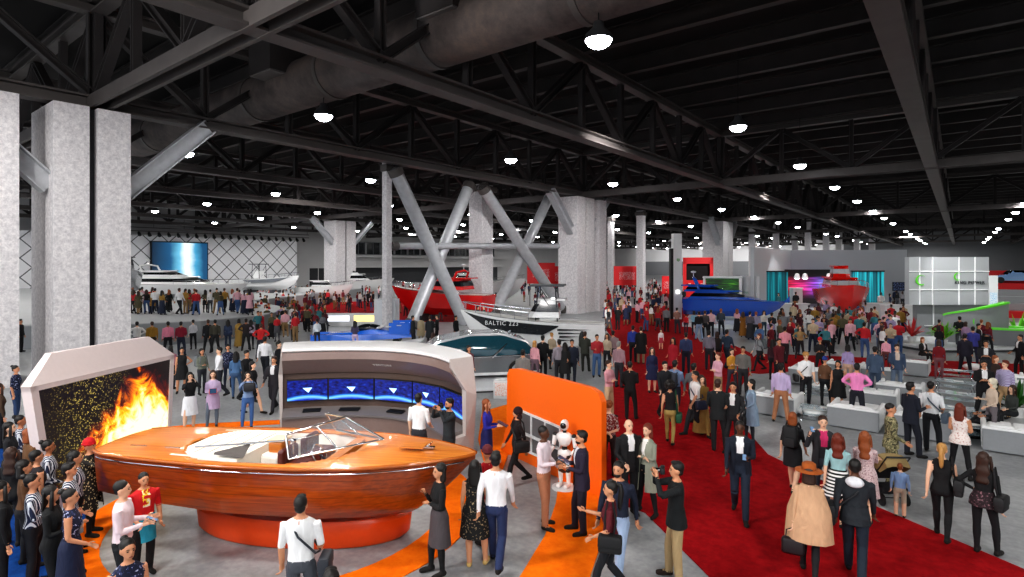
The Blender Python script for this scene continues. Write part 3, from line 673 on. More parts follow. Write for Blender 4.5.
def wooden_boat():
    A, B = W(-7.05, 10.42), W(-.6, 9.33); L = (B-A).length; t = thing('wooden_motorboat', 'varnished mahogany motorboat with white cockpit and raked windscreen on orange plinth', 'boat', (A.x, A.y, 0), math.atan2(B.y-A.y, B.x-A.x))
    U = np.linspace(0, 1, 49)
    hb = lambda u: float(np.interp(u, [0, .04, .15, .4, .6, .75, .87, .95, .985, 1], [.62, .76, .88, 1.02, 1.0, .87, .6, .31, .15, .03]))
    hc = lambda u: float(np.interp(u, [0, .15, .4, .65, .8, .88, .95, 1], [.55, .74, .86, .74, .42, .2, .07, .02]))
    zs = lambda u: 1.6+.1*u*u; zc = lambda u: float(np.interp(u, [0, .5, .72, .82, .9, .96, 1], [.86, .78, .76, .84, 1.08, 1.4, 1.62])); zk = lambda u: float(np.interp(u, [0, .6, .75, .84, .91, .965, 1], [.66, .54, .54, .66, 1.0, 1.36, 1.61]))
    x = lambda u: u*L
    hull = MB(); rings = []
    for u in U:
        b, c, s, k, q = hb(u), hc(u), zs(u), zk(u), zc(u); half = []
        for v in np.linspace(0, 1, 7): half.append((c+(b-c)*(v+.22*math.sin(math.pi*v)), q+(s-q)*v))
        pts = [(x(u), -y, z) for y, z in half[::-1]]+[(x(u), -c*.5, (k+q)/2-.02), (x(u), 0, k), (x(u), c*.5, (k+q)/2-.02)]+[(x(u), y, z) for y, z in half]
        rings.append(pts)
    hull.loft(rings, False, False); n = len(rings[0]); hull.f.append(tuple(range(n))); hull.mi.append(0); hull.obj('hull', HULLW, t, smooth=50)
    # deck with cockpit opening
    V = np.linspace(-1, 1, 49); UD = np.linspace(0, 1, 121); dz = lambda u, v: zs(u)+.045*(1-v*v)*hb(u)
    dk = MB(); vs = []; fs = []
    for u in UD:
        for v in V: vs.append((x(u), hb(u)*v, dz(u, v)))
    ua, ub, vb = .2, .7, .86
    hole = lambda u, v: ua < u < ub and abs(v) < vb*math.sqrt(max(0, 1-max(0, (u-.55)/.135)**2*.75-max(0, (.34-u)/.08)**2*.5))
    for i in range(120):
        for j in range(48):
            if hole((UD[i]+UD[i+1])/2, (V[j]+V[j+1])/2): continue
            a = i*49+j; fs.append((a, a+1, a+50, a+49))
    dk.add(vs, fs); do = dk.obj('deck', DECKW, t, smooth=60)
    m = do.modifiers.new('s', 'SOLIDIFY'); m.thickness = .05; m.offset = -1
    # rub rails and sheer strips
    for s in (-1, 1): MB().tube([(x(u), s*(hb(u)+.012), zs(u)-.02) for u in U], .03, 8).obj('rub_rail', M('#a85a20', .2, coat=.6), t, smooth=60)
    for s in (-1, 1): MB().tube([(x(u), s*(hb(u)+.03), zs(u)-.09) for u in U[1:-1]], .012, 6).obj('rub_strake', CHROME, t, smooth=60)
    # interior
    tubm = MB(); us = np.linspace(ua-.01, ub+.01, 20)
    tubm.loft([[(x(u), -hb(u)*.88, zs(u)-.02), (x(u), -hb(u)*.86, zs(u)-.36), (x(u), hb(u)*.86, zs(u)-.36), (x(u), hb(u)*.88, zs(u)-.02)] for u in us], False, False); tubm.box((x(ua-.01), 0, zs(ua)-.25), (.03, 1.45, .4)).box((x(ub+.01), 0, zs(ub)-.25), (.03, 1.45, .4)); tubm.obj('cockpit_liner', SHELLW, t)
    sp = MB(); sp.loft([[(x(u), -hb(u)*.8, zs(u)-.3), (x(u), -hb(u)*.78, zs(u)+.02), (x(u), hb(u)*.78, zs(u)+.02), (x(u), hb(u)*.8, zs(u)-.3)] for u in np.linspace(.235, .43, 8)], True, True); so = sp.obj('sun_pad', SHELLW, t)
    for k in range(4): MB().tube([(x(.29+.037*k), -.62, 1.645), (x(.29+.037*k), .62, 1.645)], .007, 5).obj('seam', M('#b9b2a6'), so)
    bs = MB().rbox((x(.47), .05, 1.42), (.34, .75, .3), .06).obj('aft_bench', SHELLW, t)
    MB().rbox((x(.475), -.05, 1.62), (.26, .3, .26), .04).obj('engine_box', DECKW, t); MB().rbox((x(.475), -.05, 1.77), (.29, .33, .03), .01).obj('box_lid', M('#d8c3a0', .4), t)
    for y in (-.36, .34):
        se = MB().rbox((x(.555), y, 1.36), (.42, .5, .3), .06).obj('front_seat', OXB, t); MB().rbox((x(.535)-.05, y, 1.58), (.12, .5, .34), .05).obj('seat_back', OXB, se)
    MB().loft([[(x(.625), -.66, 1.25), (x(.64), -.66, 1.62), (x(.68), -.6, 1.68), (x(.68), -.6, 1.25)], [(x(.625), .66, 1.25), (x(.64), .66, 1.62), (x(.68), .6, 1.68), (x(.68), .6, 1.25)]]).obj('dashboard', DECKW, t)
    sw = MB(); c = Vector((x(.61), -.34, 1.64)); R = Matrix.Rotation(math.radians(60), 3, 'Y'); sw.tube([c + R @ Vector((.17*math.cos(a), .17*math.sin(a), 0)) for a in (2*math.pi*k/20 for k in range(21))], .014, 6)
    for k in range(3): sw.tube([c, c + R @ Vector((.17*math.cos(2.1*k), .17*math.sin(2.1*k), 0))], .01, 5)
    sw.tube([c, c+Vector((.15, 0, -.1))], .02, 6); sw.obj('steering_wheel', CHROME, t)
    MB().loft([[(x(.36), -.74, zs(.36)+.06), (x(.45), -.82, zs(.45)+.05), (x(.43), -.45, zs(.45)+.13)], [(x(.36), -.7, zs(.36)+.09), (x(.45), -.78, zs(.45)+.08), (x(.43), -.42, zs(.45)+.16)]]).obj('folded_cover', M('#4a4442', .6), t)
    MB().tube([(x(.3), -.66, 1.75), (x(.4), -.5, 1.78), (x(.55), -.42, 1.88), (x(.62), -.4, 2.0)], .016, 6).obj('handrail', CHROME, t, smooth=60)
    # windscreen
    z0 = 1.7; P = {'n0': (x(.57), -.8, z0), 'f0': (x(.76), 0, z0+.13), 'p0': (x(.57), .8, z0), 'n1': (x(.548), -.66, z0+.33), 'f1': (x(.655), 0, z0+.47), 'p1': (x(.548), .66, z0+.33)}
    P = {k: Vector(v) for k, v in P.items()}; ws = MB()
    for a, b in (('n0', 'f0'), ('f0', 'p0'), ('n1', 'f1'), ('f1', 'p1'), ('n0', 'n1'), ('f0', 'f1'), ('p0', 'p1')): ws.tube([P[a], P[b]], .02, 8)
    for a in 'np': ws.tube([(P[a+'0']+P['f0'])/2, (P[a+'1']+P['f1'])/2], .015, 8)
    wo = ws.obj('windscreen_frame', CHROME, t, smooth=60); pn = MB()
    for a in 'np': pn.add([P[a+'0'], P['f0'], P['f1'], P[a+'1']], [(0, 1, 2, 3)])
    pn.obj('pane', glass('#b8c8d4', .14), wo)
    # bow fittings, lamp, hatch
    MB().tube([(x(.885), -.09, zs(.88)+.12), (x(.885), .09, zs(.88)+.12)], .015, 6).tube([(x(.875), 0, zs(.88)+.06), (x(.885), 0, zs(.88)+.12)], .02, 6).box((x(.88), 0, zs(.88)+.065), (.2, .07, .02)).obj('bow_cleat', CHROME, t)
    MB().box((x(.84), 0, zs(.84)+.088), (.4, .3, .014)).obj('fore_hatch', DECKW, t); MB().tube([(x(.565), -.62, 1.72), (x(.565), -.62, 1.9)], .012, 6).ell((x(.565), -.62, 1.93), (.05, .04, .04)).obj('search_light', CHROME, t, smooth=60)
    for k in range(2): MB().tube([(x(.1+.1*k), -.55, zs(.1)+.075), (x(.1+.1*k)+.3, -.55, zs(.1)+.082)], .012, 6).obj('deck_vent', CHROME, t)
    p = W(-3.75, 10.3); pl = thing('display_plinth', 'oval orange plinth carrying the wooden motorboat', 'plinth', p, TH-.12)
    el = lambda f, z: [(2.0*f*math.cos(a), .8*f*math.sin(a), z) for a in (2*math.pi*k/48 for k in range(48))]
    MB().loft([el(.93, .02), el(.98, .1), el(1, .42), el(.96, .48)]).obj('drum', M('#d8480a', .4, var=.06), pl, smooth=40)
    for s in (-1, 1): MB().box((s*1.1, 0, .53), (.14, .62, .12)).obj('cradle', M('#2a2622', .7), pl)
wooden_boat()
# ---------------------------------------------------------------- slanted fire screen kiosk
def fire_mat():
    m, nt, b = newmat('fire_picture'); tc = ND(nt, 'ShaderNodeTexCoord'); g = tc.outputs['Generated']; sx = ND(nt, 'ShaderNodeSeparateXYZ'); nt.links.new(g, sx.inputs[0])
    mt = lambda op, a, b_=None: (lambda n: (nt.links.new(a, n.inputs[0]) if not isinstance(a, (int, float)) else setattr(n.inputs[0], 'default_value', a), (nt.links.new(b_, n.inputs[1]) if hasattr(b_, 'links') else setattr(n.inputs[1], 'default_value', b_)) if b_ is not None else 0, n.outputs[0])[-1])(ND(nt, 'ShaderNodeMath', operation=op))
    mp = ND(nt, 'ShaderNodeMapping'); mp.inputs['Scale'].default_value = (1, 5, 2.6); nt.links.new(g, mp.inputs[0])
    n = ND(nt, 'ShaderNodeTexNoise', Scale=1.5, Detail=8., Roughness=.62, Distortion=1.2); nt.links.new(mp.outputs[0], n.inputs['Vector'])
    # flame body: right half, low
    dy = mt('MULTIPLY', mt('ABSOLUTE', mt('SUBTRACT', sx.outputs['Y'], .74)), 1.75); hz = mt('MULTIPLY', mt('SUBTRACT', sx.outputs['Z'], .3), 1.2)
    v = mt('SUBTRACT', mt('SUBTRACT', mt('ADD', mt('MULTIPLY', n.outputs['Fac'], 1.5), .42), dy), mt('MAXIMUM', hz, 0.))
    fc = ramp(nt, v, [(.25, '#120705'), (.4, '#5e1405'), (.52, '#e06a08'), (.64, '#f9c21a'), (.85, '#fff7cf')])
    vo = ND(nt, 'ShaderNodeTexVoronoi', Scale=1.); mp2 = ND(nt, 'ShaderNodeMapping'); mp2.inputs['Scale'].default_value = (1, 90, 60); nt.links.new(g, mp2.inputs[0]); nt.links.new(mp2.outputs[0], vo.inputs['Vector'])
    dm = mt('SUBTRACT', 1.1, mt('MULTIPLY', mt('ABSOLUTE', mt('SUBTRACT', sx.outputs['Y'], .34)), 3.4))
    sp = mt('MULTIPLY', mt('LESS_THAN', vo.outputs['Distance'], .33), mt('MAXIMUM', dm, 0.)); wn = ND(nt, 'ShaderNodeTexWhiteNoise'); nt.links.new(vo.outputs['Position'], wn.inputs['Vector']); sp = mt('MULTIPLY', sp, wn.outputs['Value'])
    ad = ND(nt, 'ShaderNodeMix', data_type='RGBA', blend_type='ADD'); nt.links.new(sp, ad.inputs[0]); nt.links.new(fc, ad.inputs[6]); ad.inputs[7].default_value = srgb('#d8c060')
    nt.links.new(ad.outputs[2], b.inputs['Emission Color']); b.inputs['Emission Strength'].default_value = 1.25; b.inputs['Base Color'].default_value = (.01, .01, .01, 1); b.inputs['Roughness'].default_value = .3
    return m
a, e = W(-8.83, 10.5), W(-8.46, 14.35); L = (e-a).length
t = thing('screen_kiosk', 'white hooded display wall showing orange fire and golden sparks', 'screen', (a.x, a.y, 0), math.atan2(e.y-a.y, e.x-a.x)-math.pi/2)
PINKW = M('#d9cbc9', .5, var=.05)
sl = lambda z: .42*(1-z/2.51)
sr = lambda z: L-.14*(1-z/2.51)
fr = MB()
def bar4(a, b, za, zb): fr.loft([[(x, q, z) for q, z in ((a(za), za), (b(za), za), (b(zb), zb), (a(zb), zb))] for x in (0, -.2)])
bar4(sl, lambda z: sl(z)+.15, 0, 2.51); bar4(lambda z: sr(z)-.13, sr, 0, 2.51); bar4(sl, sr, 0, .4); bar4(sl, sr, 2.41, 2.51); fr.box((-.17, L/2, 1.4), (.06, L-.8, 2.1)); fr.obj('frame', PINKW, t)
MB().loft([[(.0, 0, 2.51), (.0, L, 2.51), (-.2, L, 2.51), (-.2, 0, 2.51)], [(-.36, .8, 3.0), (-.36, L-.4, 3.0), (-.5, L-.4, 3.0), (-.5, .8, 3.0)]]).obj('hood', PINKW, t)
MB().loft([[(x, q, z) for q, z in ((sl(.4)+.13, .4), (sr(.4)-.11, .4), (sr(2.41)-.11, 2.41), (sl(2.41)+.13, 2.41))] for x in (-.02, -.08)]).obj('screen', fire_mat(), t)
# ---------------------------------------------------------------- curved console wall with five screens
CP = [(-6.6, 16.5), (-5.9, 16.72), (-5.0, 16.85), (-4.0, 16.82), (-3.1, 16.55), (-2.3, 16.05), (-1.62, 15.35), (-1.12, 14.5)]
def spline(P, n):
    P = [Vector((p[0], p[1], 0)) for p in P]; out = []
    for i in range(len(P)-1):
        p0, p1, p2, p3 = P[max(i-1, 0)], P[i], P[i+1], P[min(i+2, len(P)-1)]
        for k in range(n):
            q = k/n; out.append(.5*((2*p1)+(p2-p0)*q+(2*p0-5*p1+4*p2-p3)*q*q+(3*p1-p0-3*p2+p3)*q**3))
    return out+[P[-1]]
SC = spline(CP, 5); c0 = W(-4, 16.5); t = thing('curved_console_wall', 'curved hooded console wall with five glowing blue screens', 'console', (c0.x, c0.y, 0), 0.)
def cpt(i, o, z):
    p = SC[i]; q = SC[min(i+1, len(SC)-1)]-SC[max(i-1, 0)]; nrm = Vector((q.y, -q.x, 0)).normalized()   # towards the camera
    if o < 0: o *= 1-.8*min(1, max(0, (i-20)/15))
    w = p+nrm*o; return W(w.x, w.y, z)-c0
def sweep(prof, name, m, i0=0, i1=None, sm=40, par=None):
    i1 = len(SC)-1 if i1 is None else i1
    return MB().loft([[cpt(i, o, z) for o, z in prof] for i in range(i0, i1+1)]).obj(name, m, par or t, smooth=sm)
BRN = M('#7d6861', .35, var=.1, coat=.3); BRD = M('#584841', .4, var=.1)
sweep([(-.55, 2.28), (.45, 2.28), (.5, 2.32), (.5, 2.4), (-.5, 2.46), (-.6, 2.4)], 'hood', M('#e6e4e3', .35, var=.03))
sweep([(.42, 2.27), (.44, 2.27), (.48, 2.06), (.1, 1.62), (.02, 1.62), (.02, 2.27)], 'fascia', BRN); sweep([(-.5, 0), (0.02, 0), (.02, 2.28), (-.5, 2.28)], 'back_panel', BRD)
sweep([(.0, .52), (.62, .44), (.64, .5), (.0, .62)], 'desk', M('#77706e', .4, var=.06)); sweep([(.02, .0), (.5, .0), (.55, .45), (.02, .5)], 'desk_front', BRN)
def bluescreen():
    m, nt, b = newmat('blue_picture'); tc = ND(nt, 'ShaderNodeTexCoord'); sx = ND(nt, 'ShaderNodeSeparateXYZ'); nt.links.new(tc.outputs['UV'], sx.inputs[0])
    n = ND(nt, 'ShaderNodeTexNoise', Scale=9., Detail=6.); nt.links.new(tc.outputs['UV'], n.inputs['Vector']); c = ramp(nt, n.outputs['Fac'], [(.35, '#050b46'), (.6, '#0d2a9c'), (.75, '#2c5fd8')])
    a_ = ND(nt, 'ShaderNodeMath', operation='SUBTRACT'); nt.links.new(sx.outputs['X'], a_.inputs[0]); a_.inputs[1].default_value = .5; p = ND(nt, 'ShaderNodeMath', operation='POWER'); nt.links.new(a_.outputs[0], p.inputs[0]); p.inputs[1].default_value = 2
    q = ND(nt, 'ShaderNodeMath', operation='MULTIPLY_ADD'); nt.links.new(p.outputs[0], q.inputs[0]); q.inputs[1].default_value = .5; nt.links.new(sx.outputs['Y'], q.inputs[2])
    r = ramp(nt, q.outputs[0], [(.0, '#0a2a80'), (.06, '#0b3aa8'), (.18, '#8fe0ff'), (.24, '#2a8ae0'), (.3, '#000000')]); mx = ND(nt, 'ShaderNodeMix', data_type='RGBA', blend_type='ADD'); mx.inputs[0].default_value = 1.; nt.links.new(c, mx.inputs[6]); nt.links.new(r, mx.inputs[7])
    nt.links.new(mx.outputs[2], b.inputs['Emission Color']); b.inputs['Emission Strength'].default_value = 1.; b.inputs['Base Color'].default_value = (.01, .01, .03, 1); b.inputs['Roughness'].default_value = .2; return m
BS = bluescreen(); ICON = M('#a8d8ff', .4, emit=1.2)
def quad_uv(o):
    uv = o.data.uv_layers.new(name='uv')
    for p in o.data.polygons:
        for li, c in zip(p.loop_indices, ((0, 0), (1, 0), (1, 1), (0, 1))): uv.data[li].uv = c
idx = [1, 8, 15, 22, 28, 35]
for k in range(5):
    i0, i1 = idx[k], idx[k+1]; A, B = cpt(i0, .12, .84), cpt(i1, .12, .84); dv = B-A; A, B = A+dv*.02, B-dv*.02; up = Vector((0, 0, .58)); nn = Vector((dv.y, -dv.x, 0)).normalized()
    bz = MB().loft([[A-nn*.09-dv*.01-Vector((0, 0, .02)), B-nn*.09+dv*.01-Vector((0, 0, .02)), B-nn*.09+dv*.01+up*1.04, A-nn*.09-dv*.01+up*1.04], [A-dv*.01-Vector((0, 0, .02)), B+dv*.01-Vector((0, 0, .02)), B+dv*.01+up*1.04, A-dv*.01+up*1.04]]).obj('monitor', BLACK, t)
    sc = MB().add([A+nn*.006, B+nn*.006, B+nn*.006+up, A+nn*.006+up], [(0, 1, 2, 3)]).obj('screen', BS, bz, fix=False); quad_uv(sc)
    c = (A+B)/2+nn*.012+up*.52; q = dv.normalized()*.13; MB().add([c-q+Vector((0, 0, .06)), c+q+Vector((0, 0, .06)), c+q*.2-Vector((0, 0, .08))], [(0, 1, 2)]).obj('emblem', ICON, bz, fix=False)
for i in (4, 10, 18): MB().loft([[cpt(i+k, o, .58-o*.13+h) for o, h in ((.2, .03), (.42, .03), (.42, .06), (.2, .06))] for k in range(4)]).obj('keyboard', BLACK, t)
for i in (28, 31, 34): MB().loft([[cpt(i+k, o, z) for o, z in ((.12, 1.66), (.2, 1.75), (.2, 1.8), (.12, 1.72))] for k in range(2)]).obj('spot_strip', M('#ffffff', .4, emit=2.), t)
p = cpt(17, .33, 1.87); q = SC[18]-SC[16]; text_part('VENTURE', .12, M('#d8d2cc', .4), t, p+Vector((.0, 0, .0)), (math.pi/2+.86, 0, TH+math.atan2(q.y, q.x)))
def wing(i, s, w=.75):
    j = min(max(i-s, 0), len(SC)-1); tang = (SC[i]-SC[j]).normalized(); tw = W(tang.x, tang.y)-W(0, 0)
    P = [(cpt(i, o, z), e) for o, z, e in ((-.6, 2.43, .04), (.5, 2.4, .04), (.5, 2.2, .1), (.16, 1.62, .28), (.14, .5, .2), (.5, .42, .14), (.45, 0, .1), (-.55, 0, .1), (-.6, 1.5, .28))]
    return MB().loft([[v for v, e in P], [v+tw*e*w/.75 for v, e in P]]).obj('end_panel', M('#b9b0ac', .4, var=.05), t)
wing(0, -1, .3); wing(len(SC)-1, 1, .7)
# ---------------------------------------------------------------- orange wall with shelf niche and white robot
a, e = W(-.08, 14.5), W(1.88, 11.7); L = (e-a).length; t = thing('orange_display_wall', 'tall curved-top orange exhibition wall with grey shelf niche', 'display wall', (a.x, a.y, 0), math.atan2(e.y-a.y, e.x-a.x)); ORW = M('#f06a0c', .45, var=.05)
pr = [(-.25, 0), (0, .75), (.03, 2.0), (.12, 2.14), (.45, 2.2), (1.7, 2.2), (L-.35, 2.19), (L-.1, 2.12), (L, 1.95), (L, 0)]
MB().loft([[(x, -.07, z) for x, z in pr], [(x, .07, z) for x, z in pr]]).obj('wall_panel', ORW, t)
rec = [(.55, .3), (2.15, .3), (2.15, 1.15), (.55, 1.22)]; MB().loft([[(x, -.085, z) for x, z in rec], [(x, -.071, z) for x, z in rec]]).obj('niche', M('#5d5c5e', .6, var=.1), t)
fr = MB(); c4 = [Vector((x, -.1, z)) for x, z in rec]
for i in range(4): fr.beam(c4[i], c4[(i+1) % 4], .045, .045)
for q in (.33, .66): fr.beam(c4[0].lerp(c4[1], q), c4[3].lerp(c4[2], q), .04, .03)
fr.beam(c4[0].lerp(c4[3], .45), c4[1].lerp(c4[2], .45), .16, .03); fr.obj('shelf_frame', WHITE, t)
p = W(1.12, 12.2); t = thing('humanoid_robot', 'slim white humanoid robot with black joints before the orange wall', 'robot', p, TH-.5); t.scale = (.92,)*3; RW = M('#eceae8', .3, var=.03, coat=.4); K = BLACK
MB().lathe([(.3, 0), (.3, .03), (.1, .05)], 24).obj('base', WHITE, t)
h = MB().ell((0, 0, 1.46), (.1, .12, .13), 18, 12).obj('head', RW, t, smooth=180); MB().ell((0, -.055, 1.46), (.078, .08, .085), 14, 10).obj('visor', DARKGL, h, smooth=180); MB().tube([(0, 0, 1.26), (0, 0, 1.38)], .045, 10).obj('neck', K, t)
MB().loft([[(w*math.cos(a), d_*math.sin(a)+y, z) for a in (2*math.pi*k/18 for k in range(18))] for w, d_, y, z in ((.08, .07, 0, .98), (.13, .1, 0, 1.03), (.19, .13, -.01, 1.16), (.2, .12, 0, 1.23), (.12, .08, 0, 1.29))]).obj('chest', RW, t, smooth=60)
MB().tube([(0, 0, .84), (0, 0, 1.0)], [.07, .065], 12).obj('waist', K, t); MB().loft([[(w*math.cos(a), d_*math.sin(a), z) for a in (2*math.pi*k/16 for k in range(16))] for w, d_, z in ((.1, .08, .7), (.17, .12, .77), (.16, .11, .86), (.08, .07, .9))]).obj('pelvis', RW, t, smooth=60)
for s in (-1, 1):
    ar = MB().tube([(s*.24, 0, 1.2), (s*.27, -.02, .98)], [.06, .045], 12).obj('upper_arm', RW, t, smooth=60); MB().ell((s*.235, 0, 1.22), (.06, .06, .06)).obj('shoulder', K, ar, smooth=180); MB().ell((s*.27, -.02, .95), (.042,)*3).obj('elbow', K, ar, smooth=180)
    fo = MB().tube([(s*.275, -.04, .92), (s*.25, -.26, .86)], [.046, .036], 12).obj('forearm', RW, t, smooth=60); hd = MB().tube([(s*.25, -.27, .86), (s*.245, -.34, .85)], [.035, .04], 8, sq=.5)
    for k in range(4): hd.tube([(s*.245+(k-1.5)*.02, -.33, .85), (s*.245+(k-1.5)*.02, -.39, .845), (s*.24+(k-1.5)*.02, -.42, .83)], .009, 6)
    hd.tube([(s*.225, -.29, .86), (s*.2, -.34, .86)], .011, 6); hd.obj('hand', K, fo)
    lg = MB().tube([(s*.09, 0, .74), (s*.095, -.02, .46)], [.085, .06], 14).obj('thigh', RW, t, smooth=60); MB().ell((s*.095, -.02, .42), (.055,)*3).obj('knee', K, lg, smooth=180)
    sh = MB().tube([(s*.095, -.01, .39), (s*.095, .01, .14)], [.062, .045], 14).obj('shin', RW, t, smooth=60); MB().rbox((s*.095, -.05, .09), (.1, .26, .08), .03).obj('foot', RW, sh)
# ---------------------------------------------------------------- boats of every size
def boat(label, loc, L, Bm, Hh, hullc, ang, tiers=(), stripe=None, glassc='#14181c', name='motor_yacht', rail=True, arch=False, key=.3, ttop=False, topc=None, stand=None, textb=None, deckc=None, group=None, sheer=.3):
    t = thing(name, label, 'boat', loc, ang, group); hm = M(hullc, .25, var=.04, coat=.5) if isinstance(hullc, str) else hullc; tm = M(topc, .3, var=.04, coat=.4) if topc else hm; U = np.linspace(0, 1, 25)
    hb = lambda u: Bm/2*float(np.interp(u, [0, .1, .4, .7, .88, .97, 1], [.86, .95, 1, .86, .5, .16, .02])); sh = lambda u: key+Hh*(1.16-.3*1+.0*u+sheer*u*u) if sheer == .3 else key+Hh*(.92+sheer*u*u); ck = lambda u: key+Hh*float(np.interp(u, [0, .6, .8, .93, 1], [.32, .32, .42, .72, 1.12]))
    kk = lambda u: key+Hh*float(np.interp(u, [0, .6, .8, .93, 1], [.06, 0, .12, .55, 1.1]))
    hull = MB()
    hull.loft([[(u*L, -hb(u), sh(u)), (u*L, -hb(u)*(.93-.1*u), lerp(sh(u), ck(u), .5)), (u*L, -hb(u)*(.8-.2*u), ck(u)), (u*L, 0, kk(u)), (u*L, hb(u)*(.8-.2*u), ck(u)), (u*L, hb(u)*(.93-.1*u), lerp(sh(u), ck(u), .5)), (u*L, hb(u), sh(u))] for u in U]); hull.obj('hull', hm, t, smooth=35)
    MB().loft([[(u*L, -hb(u)*.97, sh(u)-.02), (u*L, 0, sh(u)+.03), (u*L, hb(u)*.97, sh(u)-.02), (u*L, 0, sh(u)-.08)] for u in U[:-1]]).obj('deck', M(deckc or '#d8d6d2', .5, var=.04), t)
    if stripe:
        for s in (-1, 1):
            u0, u1 = stripe[1:3]; us = np.linspace(u0, u1, 14); w = lambda u: min(1, (u-u0)*9+.1, (u1-u)*5+.05)
            MB().loft([[(u*L, s*(hb(u)*(1-.02*k)+.02), lerp(sh(u), ck(u), .1+.42*w(u)*k)) for k in (0, .5, 1)]+[(u*L, s*(hb(u)*(1-.02*k)-.12), lerp(sh(u), ck(u), .1+.42*w(u)*k)) for k in (1, .5, 0)] for u in us]).obj('side_stripe', M(stripe[0], .25, coat=.4), t)
    for i, (u0, u1, w, z0, hh, rk) in enumerate(tiers):
        def tier(e, za, zb, nm, m, par):
            R = []
            for z in np.linspace(za, zb, 4):
                q = (z-z0)/hh; xa, xb = u0*L+q*rk*.25, u1*L-q*rk; ww = w/2*(1-.16*q)
                R.append([(xa-e, -ww-e, z), (xb-.35*ww-e*0, -ww-e, z), (xb+e, -ww*.45, z), (xb+e, ww*.45, z), (xb-.35*ww, ww+e, z), (xa-e, ww+e, z)])
            return MB().loft(R).obj(nm, m, par)
        ct = tier(0, z0, z0+hh, 'cabin', tm, t); tier(.03, z0+hh*.34, z0+hh*.8, 'window', M(glassc, .08, coat=.6), ct)
        MB().loft([[(u0*L-.3, -w*.5, z0+hh), (u1*L-rk*.9, -w*.42, z0+hh), (u1*L-rk*.55, 0, z0+hh), (u1*L-rk*.9, w*.42, z0+hh), (u0*L-.3, w*.5, z0+hh)], [(u0*L-.3, -w*.48, z0+hh+.1), (u1*L-rk*1., -w*.4, z0+hh+.1), (u1*L-rk*.65, 0, z0+hh+.1), (u1*L-rk*1., w*.4, z0+hh+.1), (u0*L-.3, w*.48, z0+hh+.1)]]).obj('roof', tm, ct)
    if rail:
        r = MB()
        for s in (-1, 1):
            r.tube([(u*L, s*hb(u)*.93, sh(u)+.42) for u in np.linspace(.5, .985, 10)], .025, 5)
            for u in np.linspace(.5, .97, 6): r.tube([(u*L, s*hb(u)*.93, sh(u)), (u*L, s*hb(u)*.93, sh(u)+.42)], .018, 5)
        r.obj('rail', CHROME, t)
    if arch:
        z0 = max([c[3]+c[4] for c in tiers] or [sh(.3)]); x0 = arch*L
        MB().tube([(x0, -Bm*.36, z0-.3), (x0-.4, -Bm*.33, z0+.55), (x0-.5, 0, z0+.7), (x0-.4, Bm*.33, z0+.55), (x0, Bm*.36, z0-.3)], .1, 8).obj('radar_arch', tm, t, smooth=50); MB().tube([(x0-.5, 0, z0+.7), (x0-.5, 0, z0+1.1)], .03, 6).ell((x0-.5, 0, z0+1.15), (.22, .22, .1)).obj('radar_mast', WHITE, t)
    if ttop:
        x0 = ttop*L; z0 = sh(.4); r = MB()
        for dx in (-.5, .6):
            for s in (-1, 1): r.tube([(x0+dx, s*Bm*.26, z0), (x0+dx*.8, s*Bm*.26, z0+1.75)], .035, 6)
        for s in (-1, 1): r.tube([(x0-.5, s*Bm*.26, z0+.2), (x0+.5, s*Bm*.26, z0+1.6)], .025, 6)
        r.obj('tower_frame', M('#3d4044', .4, .6), t); MB().rbox((x0, 0, z0+1.8), (1.7, Bm*.66, .1), .05).obj('tower_top', M('#55585c', .5), t); MB().rbox((x0, 0, z0+.5), (.9, Bm*.4, 1.), .1).obj('console', tm, t)
    if stand:
        for q in (.22, .62): MB().box((q*L, 0, (key+.1)/2), (.35, Bm*.7, key+.1)).obj('cradle', M('#46484c', .6), t)
    if textb:
        for s in (-1,): text_part(textb, Hh*.17, WHITE, t, (L*.6, s*(hb(.6)+.035), lerp(sh(.6), ck(.6), .34)), (math.pi/2, 0, -.05 if s < 0 else math.pi))
    return t
def toward(p0, p1): return math.atan2(p1.y-p0.y, p1.x-p0.x)
# bow to the left, stern right
s0, s1 = W(4.7, 29.), W(-2.7, 30.2)
bt = boat('white yacht with black jagged side graphic and lettering behind the dark concept car', s0, (s1-s0).length, 2.6, 2.0, '#eceded', toward(s0, s1), tiers=((.3, .52, 1.5, 2.1, .85, .5),), stripe=('#24262a', .3, .97), ttop=.38, stand=True, key=.1)
text_part('BALTIC 223', .3, WHITE, bt, (5.1, 1.2, 1.83), (math.pi/2, 0, math.pi-.12))
for k in range(4): MB().add([(2.3-k*.05, 1.325, 1.62-k*.17), (2.3-k*.05, 1.325, 1.52-k*.17), (.6+k*.28, 1.345, 1.6-k*.17)], [(0, 1, 2)]).obj('jagged_graphic', M('#24262a', .3), bt)
MB().ell((1.1, 1.22, 1.1), (.16, .1, .42), 14, 10).obj('hull_vent', BLACK, bt, smooth=180)
s0, s1 = W(-1.9, 47.), W(-9.6, 50.); boat('big glossy red yacht seen between the steel braces', s0, (s1-s0).length+1, 3.4, 2.1, '#c80f0f', toward(s0, s1), tiers=((.2, .7, 2.5, 2.7, .9, 1.2),), key=.5, stand=True, arch=.3)
s0, s1 = W(-41, 60), W(-26.5, 58); boat('large white two-deck yacht on the grey stage under the blue light screen', s0+Vector((0, 0, 1.3)), (s1-s0).length, 3.6, 1.5, '#efefef', toward(s0, s1), tiers=((.08, .72, 2.8, 1.5, .7, 2.4), (.15, .5, 2.2, 2.3, .5, 1.4)), key=.05, sheer=.12, arch=.25, stand=True)
s0, s1 = W(-34.5, 72), W(-26, 70); boat('white centre-console boat with dark canopy frame before the lattice backdrop', s0+Vector((0, 0, 1.3)), (s1-s0).length, 2.6, 1.6, '#dfe0e0', toward(s0, s1), key=.3, ttop=.35, stand=True, stripe=('#6d7176', .2, .9))
